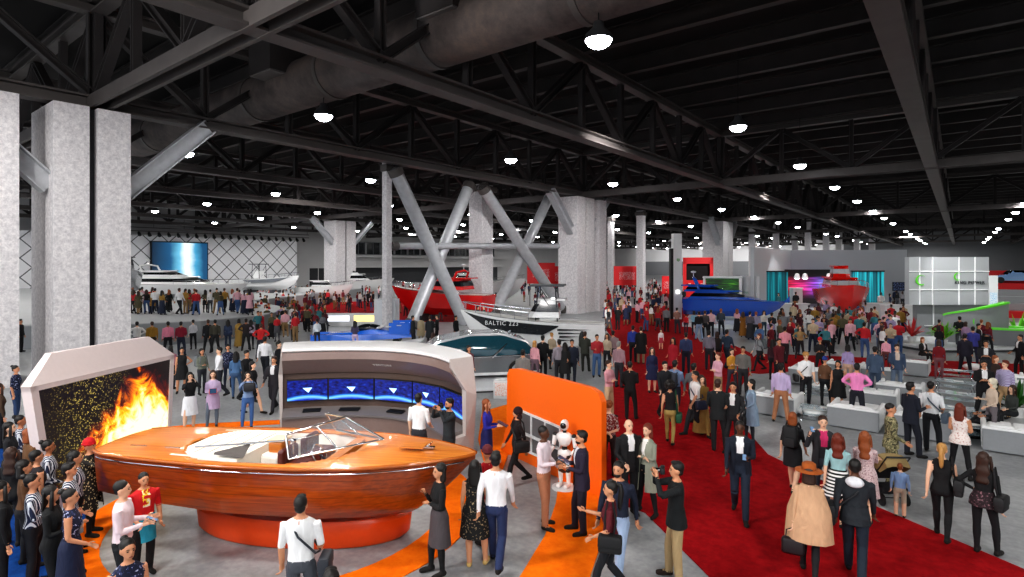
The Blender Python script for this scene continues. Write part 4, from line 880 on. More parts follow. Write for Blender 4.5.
s0, s1 = W(-27.5, 74), W(-20, 72); boat('small white motorboat in the crowd left of the distant grooved column', s0, (s1-s0).length, 2.6, 1.7, '#dcdcdc', toward(s0, s1), key=.4, tiers=((.3, .6, 1.6, 2.0, .7, .7),), stand=True)
s0, s1 = W(-29, 88), W(-18.5, 90); boat('white cabin cruiser far behind the slim column', s0, (s1-s0).length, 3.4, 2., '#dcdcdc', toward(s0, s1), key=.4, tiers=((.2, .66, 2.4, 2.4, .9, 1.3), (.25, .5, 1.8, 3.4, .6, .8)), stand=True, arch=.3)
s0, s1 = W(-8.5, 66), W(1.5, 64); boat('white yacht with raised bow peeking out behind the big red yacht', s0, (s1-s0).length, 3.2, 2.3, '#e2e2e2', toward(s0, s1), key=.6, tiers=((.25, .62, 2.2, 2.9, .8, 1.),), stand=True)
s0, s1 = W(-35.2, 52), W(-33.0, 46.); boat('polished silver boat bow emerging beside the massive grooved column', s0+Vector((0, 0, 1.3)), (s1-s0).length, 3.4, 2.9, M('#c4c7cb', .18, .7, var=.1), toward(s0, s1), key=.3, tiers=((.2, .6, 2.2, 3.1, 1., 1.),), stand=True)
s0, s1 = W(14.5, 48.4), W(21.9, 45.6); boat('deep blue sport yacht on a white stand before the aurora screen', s0+Vector((0, 0, .3)), (s1-s0).length+.2, 3.0, 1.6, '#1650b4', toward(s0, s1), tiers=((.05, .74, 2.4, 1.68, .6, 2.4), (.02, .42, 1.9, 2.3, .42, 1.1)), key=.2, sheer=-.12, rail=False, arch=.16, stand=True, deckc='#1650b4')
s0, s1 = W(30.2, 54.), W(26.4, 44.2); boat('bright red cruiser facing the aisle bow first on the white platform', s0+Vector((0, 0, .5)), (s1-s0).length, 3.9, 2.3, '#e01a12', toward(s0, s1), tiers=((.2, .72, 2.3, 2.3, .8, 1.), (.3, .5, 1.3, 3.2, .9, .4)), key=.05, rail=True, stand=True, glassc='#c9d2d6', deckc='#d01812')
# ---------------------------------------------------------------- concept car on a turntable
cx = W(-1.55, 24.0); tt = thing('turntable', 'low white round turntable under the dark concept car', 'turntable', cx); MB().lathe([(2.75, 0), (2.75, .1), (2.65, .14)], 40).obj('disc', M('#dfe1e4', .3), tt); MB().tube([(2.76*math.cos(a), 2.76*math.sin(a), .03) for a in (2*math.pi*k/48 for k in range(49))], .03, 6).obj('trim_ring', BLACK, tt)
t = thing('concept_car', 'dark silver one-box concept car with long teal glass side', 'car', cx+Vector((0, 0, .14)), TH+.16); t.scale = (1.08, 1.1, 1.1); R = []; CU = np.linspace(0, 1, 26)
top = lambda u: float(np.interp(u, [0, .06, .2, .45, .7, .88, .96, 1], [.75, 1.0, 1.42, 1.66, 1.66, 1.4, 1.0, .75])); wd_ = lambda u: .95*float(np.interp(u, [0, .04, .2, .8, .96, 1], [.55, .78, 1, 1, .84, .6]))
def carsec(u, z0, z1, e=0.):
    o = []; w = wd_(u)
    for k in range(9):
        z = lerp(z0(u), z1(u), k/8); q = max(0, (z-.75)/1.0); o.append((u*4.9-2.45, -(w*(1-.34*q*q)+e), z))
    return o+[(x, -y, z) for x, y, z in o[::-1]]
lo = lambda u: .22; belt = lambda u: .78+.1*u
MB().loft([carsec(u, lo, belt) for u in CU]).obj('lower_body', M('#7d8286', .25, .5, var=.06, coat=.6), t, smooth=40)
MB().loft([carsec(u, belt, lambda u: max(top(u)-.07, belt(u)+.02), .0) for u in CU]).obj('window', M('#1d4450', .07, .0, var=.15, coat=.8), t, smooth=40)
MB().loft([carsec(u, lambda u: max(top(u)-.08, belt(u)+.01), lambda u: max(top(u), belt(u)+.05), .012) for u in CU[2:-2]]).obj('roof', M('#cfd3d6', .25, .5, coat=.5), t, smooth=40)
MB().loft([carsec(u, lambda u: .16, lambda u: .26, .03) for u in CU]).obj('sill', WHITE, t)
for s in (-1, 1):
    MB().tube([(u*4.9-2.45, s*(wd_(u)*.985+.01), belt(u)+.0) for u in CU[1:-1]], .025, 6).obj('belt_trim', CHROME, t); MB().tube([(.55+q*.95, s*(.93-.3*q*q), .8+q*.8) for q in np.linspace(0, 1, 8)], .04, 6).obj('pillar', CHROME, t)
    for x in (-1.5, 1.5):
        w = MB().tube([(x, s*.97, .34), (x, s*.74, .34)], .34, 22).obj('wheel', BLACK, t); MB().tube([(x, s*.985, .34), (x, s*.95, .34)], .22, 10).obj('rim', CHROME, w)
    MB().rbox((-2.2, s*.6, .72), (.3, .3, .06), .03).obj('headlamp', M('#cfe8ff', .2, emit=1.), t)
MB().rbox((1.35, -.9, .66), (.8, .06, .2), .03).obj('lit_panel', M('#2f9be8', .3, emit=.9), t)
# ---------------------------------------------------------------- blue racing boat, ramp, block, glowing low wall
p = G(366, 343); t = thing('racing_boat', 'bright blue twin-hull racing boat with white spoiler fins', 'boat', p, TH+math.radians(4)); BL = M('#1668d8', .25, coat=.6, var=.05)
for s in (-1, 1): MB().loft([[(-3.1+6*u, s*.75-w, .2+.25*u*u), (-3.1+6*u, s*.75+w, .2+.25*u*u), (-3.1+6*u, s*.75+w*.8, .62), (-3.1+6*u, s*.75-w*.8, .62)] for u, w in ((0, .06), (.2, .22), (.5, .3), (.85, .3), (1, .28))]).obj('hull', BL, t)
MB().loft([[(-2.2+4.9*u, -w, .55), (-2.2+4.9*u, w, .55), (-2.2+4.9*u, w*.8, .62+h), (-2.2+4.9*u, -w*.8, .62+h)] for u, w, h in ((0, .5, .02), (.3, .85, .1), (.55, .9, .3), (.8, .85, .18), (1, .8, .1))]).obj('deck', BL, t, smooth=40)
MB().ell((.2, 0, .92), (.75, .34, .26), 16, 10).obj('canopy', DARKGL, t, smooth=180)
for x in (.9, 1.5, 2.1): MB().rbox((x, 0, 1.0+.12*(x-.9)), (.28, 1.9, .05), .02).obj('spoiler', WHITE, t)
for s in (-1, 1): MB().box((2.1, s*.85, .95), (1.2, .06, .7)).obj('tail_fin', BL, t)
for x in (-1.6, .2, 1.9): MB().tube([(x, -.8, .2), (x, .8, .2)], .2, 14).obj('trolley_wheel', BLACK, t)
p = G(397, 349); t = thing('display_ramp', 'low white wedge ramp right of the blue racing boat', 'ramp', p, TH); MB().loft([[(-1.4, -1, 0), (1.5, -1, 0), (1.5, -1, .55), (-1.4, -1, .04)], [(-1.4, 1, 0), (1.5, 1, 0), (1.5, 1, .55), (-1.4, 1, .04)]]).obj('wedge', WHITE, t)
p = G(387, 331); t = thing('column_plinth', 'white stone block wrapped round the slim column foot', 'block', p, TH); MB().box((0, 0, 1.15), (1.5, 1.5, 2.3)).obj('block', M('#cfd2d6', .7, var=.1, scale=6.), t)
p = G(352, 326); t = thing('glowing_low_wall', 'low white wall with warm yellow glow behind the blue racing boat', 'display wall', p, TH); MB().box((0, 0, .5), (4.2, .3, 1.)).obj('panel', WHITE, t); MB().rbox((1., -.17, .6), (1.6, .04, .45), .02).obj('light_panel', M('#f8dd8a', .4, emit=1.3), t); MB().rbox((-1., -.17, .6), (1.7, .04, .45), .02).obj('light_panel', M('#e8ecf4', .4, emit=1.), t)
p = G(503, 397); t = thing('podium', 'small white cube podium with pale pink picture behind the orange wall', 'podium', p, TH-.1); MB().rbox((0, 0, .32), (.62, .62, .64), .02).obj('cube', WHITE, t); MB().box((0, -.315, .34), (.5, .02, .46)).obj('picture', PAT('floral', '#efe6e2', '#e8b9a8', '#e09a88'), t)
# ---------------------------------------------------------------- stage, lattice backdrop, light screen, spotlights
q = [G(-60, 350), G(60, 349), G(131, 347), G(200, 343), G(262, 335), G(292, 325), W(-25, 55), W(-22, 84), W(-75, 84), W(-58, 40)]
t = thing('stage_platform', 'long curved grey stage platform carrying the white yachts', 'stage', (0, 0, 0)); MB().prism([(p.x, p.y) for p in q], 0, 1.3).obj('deck_block', M('#8b8e90', .6, var=.08, scale=.5), t); MB().prism([(p.x, p.y) for p in [p_.lerp(Vector((q[7]+q[8])/2), .006) for p_ in q]], 1.3, 1.32).obj('top_finish', M('#a5a7a9', .5, var=.06, scale=.5), t)
m, nt, b = newmat('diamond_lattice'); LAT = m; tc = ND(nt, 'ShaderNodeTexCoord'); sx = ND(nt, 'ShaderNodeSeparateXYZ'); nt.links.new(tc.outputs['Object'], sx.inputs[0]); outs = []
for op in ('ADD', 'SUBTRACT'):
    a_ = ND(nt, 'ShaderNodeMath', operation=op); nt.links.new(sx.outputs['Y'], a_.inputs[0]); nt.links.new(sx.outputs['Z'], a_.inputs[1]); d_ = ND(nt, 'ShaderNodeMath', operation='DIVIDE'); nt.links.new(a_.outputs[0], d_.inputs[0]); d_.inputs[1].default_value = 2.9
    f_ = ND(nt, 'ShaderNodeMath', operation='FRACT'); nt.links.new(d_.outputs[0], f_.inputs[0]); l_ = ND(nt, 'ShaderNodeMath', operation='LESS_THAN'); nt.links.new(f_.outputs[0], l_.inputs[0]); l_.inputs[1].default_value = .075; outs.append(l_.outputs[0])
mx_ = ND(nt, 'ShaderNodeMath', operation='MAXIMUM'); nt.links.new(outs[0], mx_.inputs[0]); nt.links.new(outs[1], mx_.inputs[1]); nt.links.new(ramp(nt, mx_.outputs[0], [(0, '#e3e3e6'), (1, '#55565c')]), b.inputs['Base Color']); b.inputs['Roughness'].default_value = .7
t = thing('lattice_backdrop', 'tall white stage backdrop with dark diamond lattice lines', 'backdrop', (-110, 16, 0)); MB().box((0, 25.5, 4.95), (.3, 51, 9.9)).obj('panel', LAT, t)
for i in range(12):
    for _k in (0,): MB().beam((-.3, i*4.6, 0), (-.3, i*4.6, 9.9), .2, .2).obj('strut', STEEL, t)
A, B = onX(152, 284, -109.3), onX(207, 284, -109.3); T = onX(152, 242, -109.3)
m, nt, b = newmat('light_ray_picture'); tc = ND(nt, 'ShaderNodeTexCoord'); sx = ND(nt, 'ShaderNodeSeparateXYZ'); nt.links.new(tc.outputs['Generated'], sx.inputs[0]); n = ND(nt, 'ShaderNodeTexNoise', Scale=3., Detail=4.); nt.links.new(tc.outputs['Generated'], n.inputs['Vector'])
k1 = ND(nt, 'ShaderNodeMath', operation='MULTIPLY_ADD'); nt.links.new(n.outputs['Fac'], k1.inputs[0]); k1.inputs[1].default_value = .18; nt.links.new(sx.outputs['Y'], k1.inputs[2])
c = ramp(nt, k1.outputs[0], [(.1, '#08263f'), (.4, '#0f5580'), (.56, '#6fc0e0'), (.66, '#f2ffff'), (.76, '#e8fbff'), (.86, '#4aa5cc'), (1, '#0d4c74')]); nt.links.new(c, b.inputs['Emission Color']); b.inputs['Emission Strength'].default_value = 1.; b.inputs['Base Color'].default_value = (.01, .02, .03, 1)
t = thing('stage_screen', 'huge video screen of blue-white light rays on the lattice backdrop', 'screen', (A.x, A.y, A.z)); MB().box((0, (B.y-A.y)/2, (T.z-A.z)/2), (.3, B.y-A.y, T.z-A.z)).obj('display', m, t); MB().box((-.15, (B.y-A.y)/2, (T.z-A.z)/2), (.3, B.y-A.y+.4, T.z-A.z+.4)).obj('bezel', BLACK, t)
t = thing('lighting_bar', 'long lighting bar over the lattice backdrop', 'lighting bar', (-107, 34, 10.4))
for dz in (0, .6): MB().beam((0, 0, dz), (0, 34, dz), .12, .12).obj('rail', STEEL, t)
for i in range(8): MB().beam((0, i*4.8, .6), (0, i*4.8, 2.2), .06, .06).obj('hanger', STEEL, t)
sm = MB().tube([(0, 0, 0), (.45, 0, -.5)], [.2, .28], 10).mesh('can', 40); sm.materials.append(BLACK); ym = MB().tube([(0, 0, .25), (0, 0, -.05)], .05, 6).mesh('yoke'); ym.materials.append(BLACK)
for i in range(22):
    t = thing('stage_spotlight', 'small black spotlight on the lighting bar, %s from the left' % (NTH[i] if i < 20 else 'twenty-%s' % NTH[i-20]), 'spotlight', (-106.8, 35+i*1.5, 10.15), 0, 'spotlights over the lattice backdrop')
    for nm, me in (('can', sm), ('yoke', ym)): o = bpy.data.objects.new(nm, me); COL.objects.link(o); o.parent = t
# ---------------------------------------------------------------- right-hand booths
def wallpx(name, label, cat, pa, pb, z0, z1, th, m, parent=None):
    c = (pa+pb)/2; t = thing(name, label, cat, (c.x, c.y, 0), toward(pa, pb)); L = (pb-pa).length; MB().box((0, th/2, (z0+z1)/2), (L, th, z1-z0)).obj('panel', m, t); return t, L
def pd(px, d): return W((px-HX)/F*d, d)
BG = M('#9b9ea2', .6, var=.04, scale=.4)
wallpx('booth_wall', 'pale grey angled booth wall left of the teal light curtain', 'booth wall', pd(754, 50), pd(791, 60), 0, 6.3, .3, M('#b9bcbf', .6, var=.03)); bw, L = wallpx('booth_wall', 'wide grey booth wall behind the red cruiser', 'booth wall', pd(791, 60), pd(907, 58), 0, 6.3, .3, BG)
m, nt, b = newmat('teal_curtain'); TEAL = m; tc = ND(nt, 'ShaderNodeTexCoord'); mp = ND(nt, 'ShaderNodeMapping'); mp.inputs['Scale'].default_value = (9, 9, .1); nt.links.new(tc.outputs['Object'], mp.inputs[0]); n = ND(nt, 'ShaderNodeTexNoise', Scale=1., Detail=4.); nt.links.new(mp.outputs[0], n.inputs['Vector']); c = ramp(nt, n.outputs['Fac'], [(.35, '#04343d'), (.52, '#0a7a88'), (.62, '#2fc4d0'), (.75, '#0b6f7c')]); nt.links.new(c, b.inputs['Base Color']); nt.links.new(c, b.inputs['Emission Color']); b.inputs['Emission Strength'].default_value = .15
for pa, pb, d, lb in ((766, 788, 53, 'left teal light curtain panel on the booth platform'), (853, 884, 55.5, 'right teal light curtain panel beside the red cruiser')):
    t, L = wallpx('light_curtain', lb, 'light panel', pd(pa, d), pd(pb, d), .9, 4.1, .25, TEAL); MB().box((0, .12, 4.15), (L+.1, .35, .12)).obj('header', BLACK, t)
m, nt, b = newmat('laser_picture'); tc = ND(nt, 'ShaderNodeTexCoord'); sx = ND(nt, 'ShaderNodeSeparateXYZ'); nt.links.new(tc.outputs['Generated'], sx.inputs[0]); mp = ND(nt, 'ShaderNodeMapping'); mp.inputs['Scale'].default_value = (1.5, 1, 16); nt.links.new(tc.outputs['Generated'], mp.inputs[0]); n = ND(nt, 'ShaderNodeTexNoise', Scale=1.2, Detail=3.); nt.links.new(mp.outputs[0], n.inputs['Vector'])
c = ramp(nt, sx.outputs['X'], [(0, '#e01030'), (.3, '#ff40a0'), (.5, '#c060ff'), (.75, '#4aa8ff'), (1, '#103a60')]); z_ = ramp(nt, sx.outputs['Z'], [(.15, '#000000'), (.5, '#ffffff'), (.72, '#ffffff'), (.86, '#000000')]); s_ = ramp(nt, n.outputs['Fac'], [(.42, '#000000'), (.62, '#ffffff')])
m1 = ND(nt, 'ShaderNodeMix', data_type='RGBA', blend_type='MULTIPLY'); m1.inputs[0].default_value = 1; nt.links.new(c, m1.inputs[6]); nt.links.new(z_, m1.inputs[7]); m2 = ND(nt, 'ShaderNodeMix', data_type='RGBA', blend_type='MULTIPLY'); m2.inputs[0].default_value = .8; nt.links.new(m1.outputs[2], m2.inputs[6]); nt.links.new(s_, m2.inputs[7]); nt.links.new(m2.outputs[2], b.inputs['Emission Color']); b.inputs['Emission Strength'].default_value = 1.1; b.inputs['Base Color'].default_value = (.008, .008, .01, 1)
t, L = wallpx('laser_screen', 'dark video wall with pink and blue light beams behind the red cruiser', 'screen', pd(787, 57), pd(842, 57), .9, 4.1, .2, m); MB().box((0, .15, 4.2), (L+.1, .5, .2)).obj('header', BLACK, t)
for i, px in enumerate((797, 805, 829)):
    t = thing('booth_spotlight', 'white booth spotlight above the laser screen, %s from the left' % NTH[i], 'spotlight', pd(px, 55)+Vector((0, 0, 3.45))); MB().lathe([(.05, .5), (.18, .45), (.3, 0), (.05, .02)], 14).obj('head', WHITE, t); MB().ell((0, 0, 0), (.24, .24, .06)).obj('lens', M('#ffffff', .3, emit=6.), t); MB().tube([(0, 0, .4), (0, 0, .72)], .04, 6).obj('bracket', BLACK, t)
tv, L = wallpx('wall_television', 'small dark television with starry picture on the grey booth wall', 'television', pd(893, 57.2), pd(908, 57.2), 2.15, 3.05, .1, BLACK); MB().box((0, -.01, 2.6), (L*.94, .03, .8)).obj('screen', PAT('floral', '#070d20', '#0d1a44', '#a9c4ff'), tv)
pts = [pd(735, 47), pd(775, 43), pd(850, 41), pd(908, 43), pd(912, 57), pd(790, 60), pd(745, 54)]
t = thing('booth_platform', 'glossy white raised platform carrying the red cruiser', 'platform', (0, 0, 0)); MB().prism([(p.x, p.y) for p in pts], 0, .5).obj('deck_block', M('#e4e6e8', .25, var=.03), t)
pts = [pd(682, 44), pd(776, 41.5), pd(790, 46.5), pd(735, 53), pd(690, 52)]
t = thing('booth_platform', 'low white platform under the deep blue sport yacht', 'platform', (0, 0, 0)); MB().prism([(p.x, p.y) for p in pts], 0, .3).obj('deck_block', M('#dfe6ea', .25, var=.03), t)
def counter(px, d, w, h, z, label): t = thing('counter', label, 'counter', pd(px, d)+Vector((0, 0, z)), TH); MB().rbox((0, 0, h/2), (w, .7, h), .04).obj('body', WHITE, t); MB().rbox((0, 0, h+.02), (w+.1, .8, .05), .02).obj('top', M('#f2f2f2', .3), t)
counter(796, 53, .9, 2.1, .5, 'tall white pedestal before the laser screen'); counter(872, 47, 3., 1.1, .5, 'long white counter right of the red cruiser'); counter(897, 45, 2.2, 1.1, .5, 'white counter below the small wall television'); counter(792, 48, 2.6, 1., .5, 'white counter left of the red cruiser'); counter(768, 52, 1.1, .9, .3, 'small white counter before the left teal curtain')
# aurora screen with white surround
m, nt, b = newmat('aurora_picture'); tc = ND(nt, 'ShaderNodeTexCoord'); mp = ND(nt, 'ShaderNodeMapping'); mp.inputs['Scale'].default_value = (1.2, 1, 5); nt.links.new(tc.outputs['Generated'], mp.inputs[0]); n = ND(nt, 'ShaderNodeTexNoise', Scale=1.5, Detail=3., Distortion=.8); nt.links.new(mp.outputs[0], n.inputs['Vector']); nt.links.new(ramp(nt, n.outputs['Fac'], [(.4, '#07110a'), (.56, '#1c5a14'), (.64, '#62a828'), (.72, '#10300e')]), b.inputs['Emission Color']); b.inputs['Emission Strength'].default_value = .8; b.inputs['Base Color'].default_value = (.01, .02, .01, 1)
pa, pb = pd(706, 53), pd(739, 52); t = thing('aurora_screen', 'dark screen with green aurora in a white rounded surround', 'screen', (pa.x, pa.y, 0), toward(pa, pb)); L = (pb-pa).length; MB().box((L/2, 0, 2.65), (L, .15, 1.75)).obj('display', m, t); fr = MB(); fr.rbox((L/2, .05, 3.62), (L+.6, .6, .2), .08).rbox((-.15, .05, 1.85), (.2, .6, 3.7), .06).rbox((L+.15, .05, 1.85), (.24, .6, 3.7), .06).box((L/2, .15, .9), (L, .3, 1.75)); fr.obj('surround', M('#e8eaec', .3), t)
t, L = wallpx('booth_wall', 'white booth wall with small dark poster right of the aurora screen', 'booth wall', pd(740, 52.5), pd(757, 50.2), 0, 3.75, .25, M('#d4d5d7', .5, var=.03)); MB().box((L*.32, -.02, 2.5), (.4, .04, .9)).obj('poster', BLACK, t); text_part('pelagic', .28, M('#5c9a86', .5), t, (-L*.15, -.02, 2.3), (math.pi/2, 0, 0))
# red booth, red sign boards, white pylon
RB = M('#d3141a', .5, var=.06); pa, pb = pd(683, 74), pd(713, 73); t = thing('red_booth', 'red booth with black opening behind the white sign pylon', 'booth', (pa.x, pa.y, 0), toward(pa, pb)); L = (pb-pa).length
f = MB(); f.box((L/2, 0, 5.3), (L, 1.2, .8)).box((.2, 0, 2.8), (.4, 1.2, 5.6)).box((L-.2, 0, 2.8), (.4, 1.2, 5.6)).box((L/2, -.1, 1.4), (L-.8, 1., 2.8)); f.obj('frame', RB, t); MB().box((L/2, .2, 3.9), (L-.8, .4, 2.2)).obj('opening', M('#0d0608', .8), t); f = MB()
for i in range(5): f.tube([(.8+i*.75, -.62, 2.4), (.8+i*.75, -.62, 2.0)], .16, 10)
f.obj('lettering', WHITE, t)
for px, d, w, zb, zt, lb in ((627, 78, 3.6, 2.0, 4.6, 'red hanging banner with white figures left of the white pylon'), (666, 70, 1.0, 1.2, 3.4, 'narrow red banner close to the white pylon'), (541, 66, 3.2, 2.6, 5.0, 'red poster banner with dark car picture between the steel braces'), (558, 70, 2.2, 2.0, 4.6, 'red banner left of the tall column pair'), (600, 90, 1.6, 2., 4.6, 'small red banner behind the single column slab')):
    t = thing('hanging_banner', lb, 'banner', pd(px, d), TH); MB().box((0, 0, (zb+zt)/2), (w, .12, zt-zb)).obj('board', RB, t); MB().box((0, -.07, (zb+zt)/2), (w*.6, .03, (zt-zb)*.4)).obj('print', PAT('floral', '#d3141a', '#e9d7d6', '#37506e'), t)
    for s in (-1, 1): MB().tube([(s*w*.4, 0, 0), (s*w*.4, 0, zb)], .05, 6).obj('leg', STEEL, t)
p = G(676, 319); t = thing('sign_pylon', 'tall white sign pylon with a black edge beside the blue sport yacht', 'sign', p, TH); MB().box((.05, 0, 3.75), (.72, .72, 7.5)).obj('slab', M('#d7d8d8', .6, var=.05, scale=3.), t); MB().box((-.42, 0, 3.1), (.22, .6, 6.2)).obj('edge', BLACK, t); em = MB().lathe([(.02, 0), (.15, 0), (.15, .03), (.02, .03)], 16).obj('emblem', M('#4ab536', .5), t); em.rotation_euler = (math.pi/2, 0, 0); em.location = (.1, -.33, 5.2); MB().box((.05, -.4, 2.4), (.3, .1, .3)).obj('lamp', M('#ffffff', .4, emit=2.), t)
# ---------------------------------------------------------------- grey booth with green curves
pts = [pd(897, 37), pd(903, 33), pd(930, 31.3), pd(985, 31.2), pd(1060, 31.8), pd(1060, 45), pd(930, 45)]
t = thing('booth_platform', 'white platform of the grey booth with green curves', 'platform', (0, 0, 0)); MB().prism([(p.x, p.y) for p in pts], 0, .22).obj('deck_block', M('#dcdee0', .3, var=.03), t); MB().prism([(p.x, p.y) for p in [q.lerp((pts[5]+pts[6])/2, -.012) for q in pts]], 0, .1).obj('kick_plate', M('#3b3e40', .6), t)
t, L = wallpx('booth_wall', 'high grey panelled booth wall with white joints and green emblem', 'booth wall', pd(909, 36), pd(989, 36), 2.25, 5.25, .4, M('#a9acae', .6, var=.04)); lin = MB(); GRN = M('#5cc42e', .4, emit=.2)
for q in (.13, .29, .62, .82): lin.box((L*(q-.5), -.03, 3.75), (.035, .06, 3.0))
for z in (4.35, 3.2): lin.box((0, -.03, z), (L, .06, .04))
lin.obj('joint', M('#f6f6f6', .5, emit=.15), t)
def crescent(c, R, par, name='emblem'):
    q = []; n = 18
    for k in range(n+1): a_ = math.radians(40+260*k/n); q.append((c[0]+R*math.cos(a_), c[1], c[2]+R*math.sin(a_)))
    for k in range(n+1): a_ = math.radians(300-260*k/n); q.append((c[0]+R*.16+R*.86*math.cos(a_), c[1], c[2]+R*.05+R*.86*math.sin(a_)))
    m = MB(); nn = len(q); m.loft([q, [(x, y+.05, z) for x, y, z in q]], True, False)
    for k in range(n): m.f.append((k, k+1, nn-2-k, nn-1-k)); m.mi.append(0)
    return m.obj(name, GRN, par)
crescent((-L*.36, -.1, 3.8), .33, t); crescent((L*.1, -.1, 4.02), .24, t); text_part('KING POWER', .27, M('#3c4043', .5), t, (L*.25, -.06, 3.64), (math.pi/2, 0, 0), ext=.02)
t, L = wallpx('booth_wall', 'dark grey lower booth wall behind the red-leaved plant', 'booth wall', pd(917, 36.4), pd(990, 36.4), .22, 2.25, .4, M('#7c7f81', .6, var=.04)); lin = MB(); lin.box((-L*.28, -.03, 1.2), (.06, .06, 2.)).box((-L*.3, -.03, .9), (L*.2, .06, .05)); lin.obj('joint', WHITE, t)
# curved screen wall with green edge
def ribbon(name, label, cat, cp, z0, zf, th, m, edge=True, z=0.):
    S = spline(cp, 8); o = W(*cp[len(cp)//2]); t = thing(name, label, cat, (o.x, o.y, 0)); n = len(S)
    def off(i, o_): q = S[min(i+1, n-1)]-S[max(i-1, 0)]; nv = Vector((q.y, -q.x, 0)).normalized(); w = S[i]+nv*o_; return w
    P = lambda i, o_, zz: W(off(i, o_).x, off(i, o_).y, zz)-Vector((o.x, o.y, 0))
    MB().loft([[P(i, 0, z0), P(i, th, z0), P(i, th, zf(i/(n-1))), P(i, 0, zf(i/(n-1)))] for i in range(n)]).obj('panel', m, t, smooth=40)
    if edge: MB().loft([[P(i, -.06, zf(i/(n-1))), P(i, th+.06, zf(i/(n-1))), P(i, th+.06, zf(i/(n-1))+.1), P(i, -.06, zf(i/(n-1))+.1)] for i in range(n)]).obj('green_edge', GRN, t, smooth=40)
    return t
rt = ribbon('curved_partition', 'curved grey partition with a bright green top edge on the grey booth', 'partition', [(25.6, 34.), (26.6, 33.2), (27.8, 33.1), (28.9, 33.6)], .22, lambda u: 1.75+.75*math.sin(u*1.5), .2, M('#8d9092', .5, var=.04))
cr = crescent((0, 0, 0), .34, rt); q_ = W(26.9, 32.98)-Vector((rt.location.x, rt.location.y, 0)); cr.location = (q_.x, q_.y, 1.5); cr.rotation_euler = (0, 0, TH)
ribbon('reception_counter', 'curling reception counter with thick green top edge and grey front', 'counter', [(27.3, 34.), (27.1, 33.1), (27.6, 32.4), (28.7, 32.0), (29.3, 32.6), (29.0, 33.4)], .22, lambda u: 1.1, .35, M('#77797c', .5, var=.04))
t, L = wallpx('info_panel', 'narrow white panel with blue prints right of the grey booth wall', 'panel', pd(989, 35.4), pd(998, 35.2), .22, 4.1, .15, WHITE); MB().box((0, -.02, 2.6), (L*.8, .03, .9)).obj('print', PAT('floral', '#dfe8ee', '#5fb4dc', '#1f6fb4'), t)
def plant(p, label, h=1.1, n=26, c='#3f8d1c', name='potted_palm', pot='#d8d8d6', cat='plant', spread=.55):
    t = thing(name, label, cat, p); MB().lathe([(.16, 0), (.24, .34), (.2, .34), (.15, .05)], 16).obj('pot', M(pot, .5), t, smooth=40); MB().lathe([(.01, .3), (.2, .31), (.01, .33)], 14).obj('soil', M('#2a1d14', .9), t); lf = MB(); r = random.Random(len(label))
    for i in range(n):
        a = r.uniform(0, 6.28); el = r.uniform(.35, 1.4); L = h*r.uniform(.7, 1.); q = []
        for k in range(6):
            u = k/5; rad = spread*L*u*math.cos(el)*1.4+.03; zz = .32+L*u*math.sin(el)*(1-.3*u*u*(1.5-el)); w = .07*math.sin(math.pi*min(.97, u*.85+.12))
            c_ = Vector((rad*math.cos(a), rad*math.sin(a), zz)); s_ = Vector((-math.sin(a), math.cos(a), 0))*w; q.append([c_-s_, c_+Vector((0, 0, .015)), c_+s_])
        lf.loft(q, False, False)
    lf.obj('leaves', M(c, .5, var=.35, scale=6.), t, fix=False); return t
plant(W(24.3, 32.3, .22), 'bushy bright green palm at the grey booth platform edge', 1.25, 60, '#74c42e', spread=.6); plant(W(30.6, 34.6, .22), 'bright green palm right of the curling reception counter', 1.5, 46, '#6cc22a', spread=.7); plant(W(23.6, 33.8, .22), 'red-leaved plant before the dark grey lower booth wall', 1.35, 26, '#b8262a', cat='plant', spread=.45); plant(G(1017, 417), 'green spiky plant in white pot behind the sofa at the picture edge', 1.0, 26, '#2f6f22')
# red stepped stand with car
pa, pb = pd(988, 52), pd(1062, 50); t = thing('stepped_stand', 'grey stepped stand with red bands right of the grey booth', 'stand', (pa.x, pa.y, 0), toward(pa, pb)); L = (pb-pa).length
for i in range(5): MB().box((L/2, 1.2*i+.6, .3*(i+1)), (L, 1.2, .6*(i+1))).obj('step', M('#a2a5a7', .5, var=.04) if i not in (0, 4) else RB, t)
MB().box((L/2, 6.6, 2.1), (L, .4, 4.2)).obj('back_board', RB, t)
c_ = Vector((pa.x, pa.y, 3.0)) + Matrix.Rotation(toward(pa, pb), 3, 'Z') @ Vector((3.7, 5.3, 0)); t = thing('show_car', 'low pale blue show car on top of the red stepped stand', 'car', c_, toward(pa, pb))
prof = lambda u: float(np.interp(u, [0, .08, .28, .42, .62, .8, .95, 1], [.5, .62, .78, 1.2, 1.22, .85, .72, .5])); MB().loft([[(-2.2+4.4*u, y*w, z) for y, z in ((-1, .25), (-1, .55), (-.75, prof(u)), (.75, prof(u)), (1, .55), (1, .25))] for u, w in ((u, .86*(1-.25*abs(2*u-1)**4)) for u in np.linspace(0, 1, 20))]).obj('body', M('#7fa2cc', .2, coat=.7), t, smooth=40)
MB().loft([[(-2.2+4.4*u, s*.72, z) for s, z in ((-1, prof(u)*.72+.1), (-.9, prof(u)+.015), (.9, prof(u)+.015), (1, prof(u)*.72+.1))] for u in np.linspace(.3, .76, 10)]).obj('window', DARKGL, t, smooth=40)
for s in (-1, 1):
    for x in (-1.35, 1.35): MB().tube([(x, s*.86, .3), (x, s*.62, .3)], .3, 18).obj('wheel', BLACK, t)
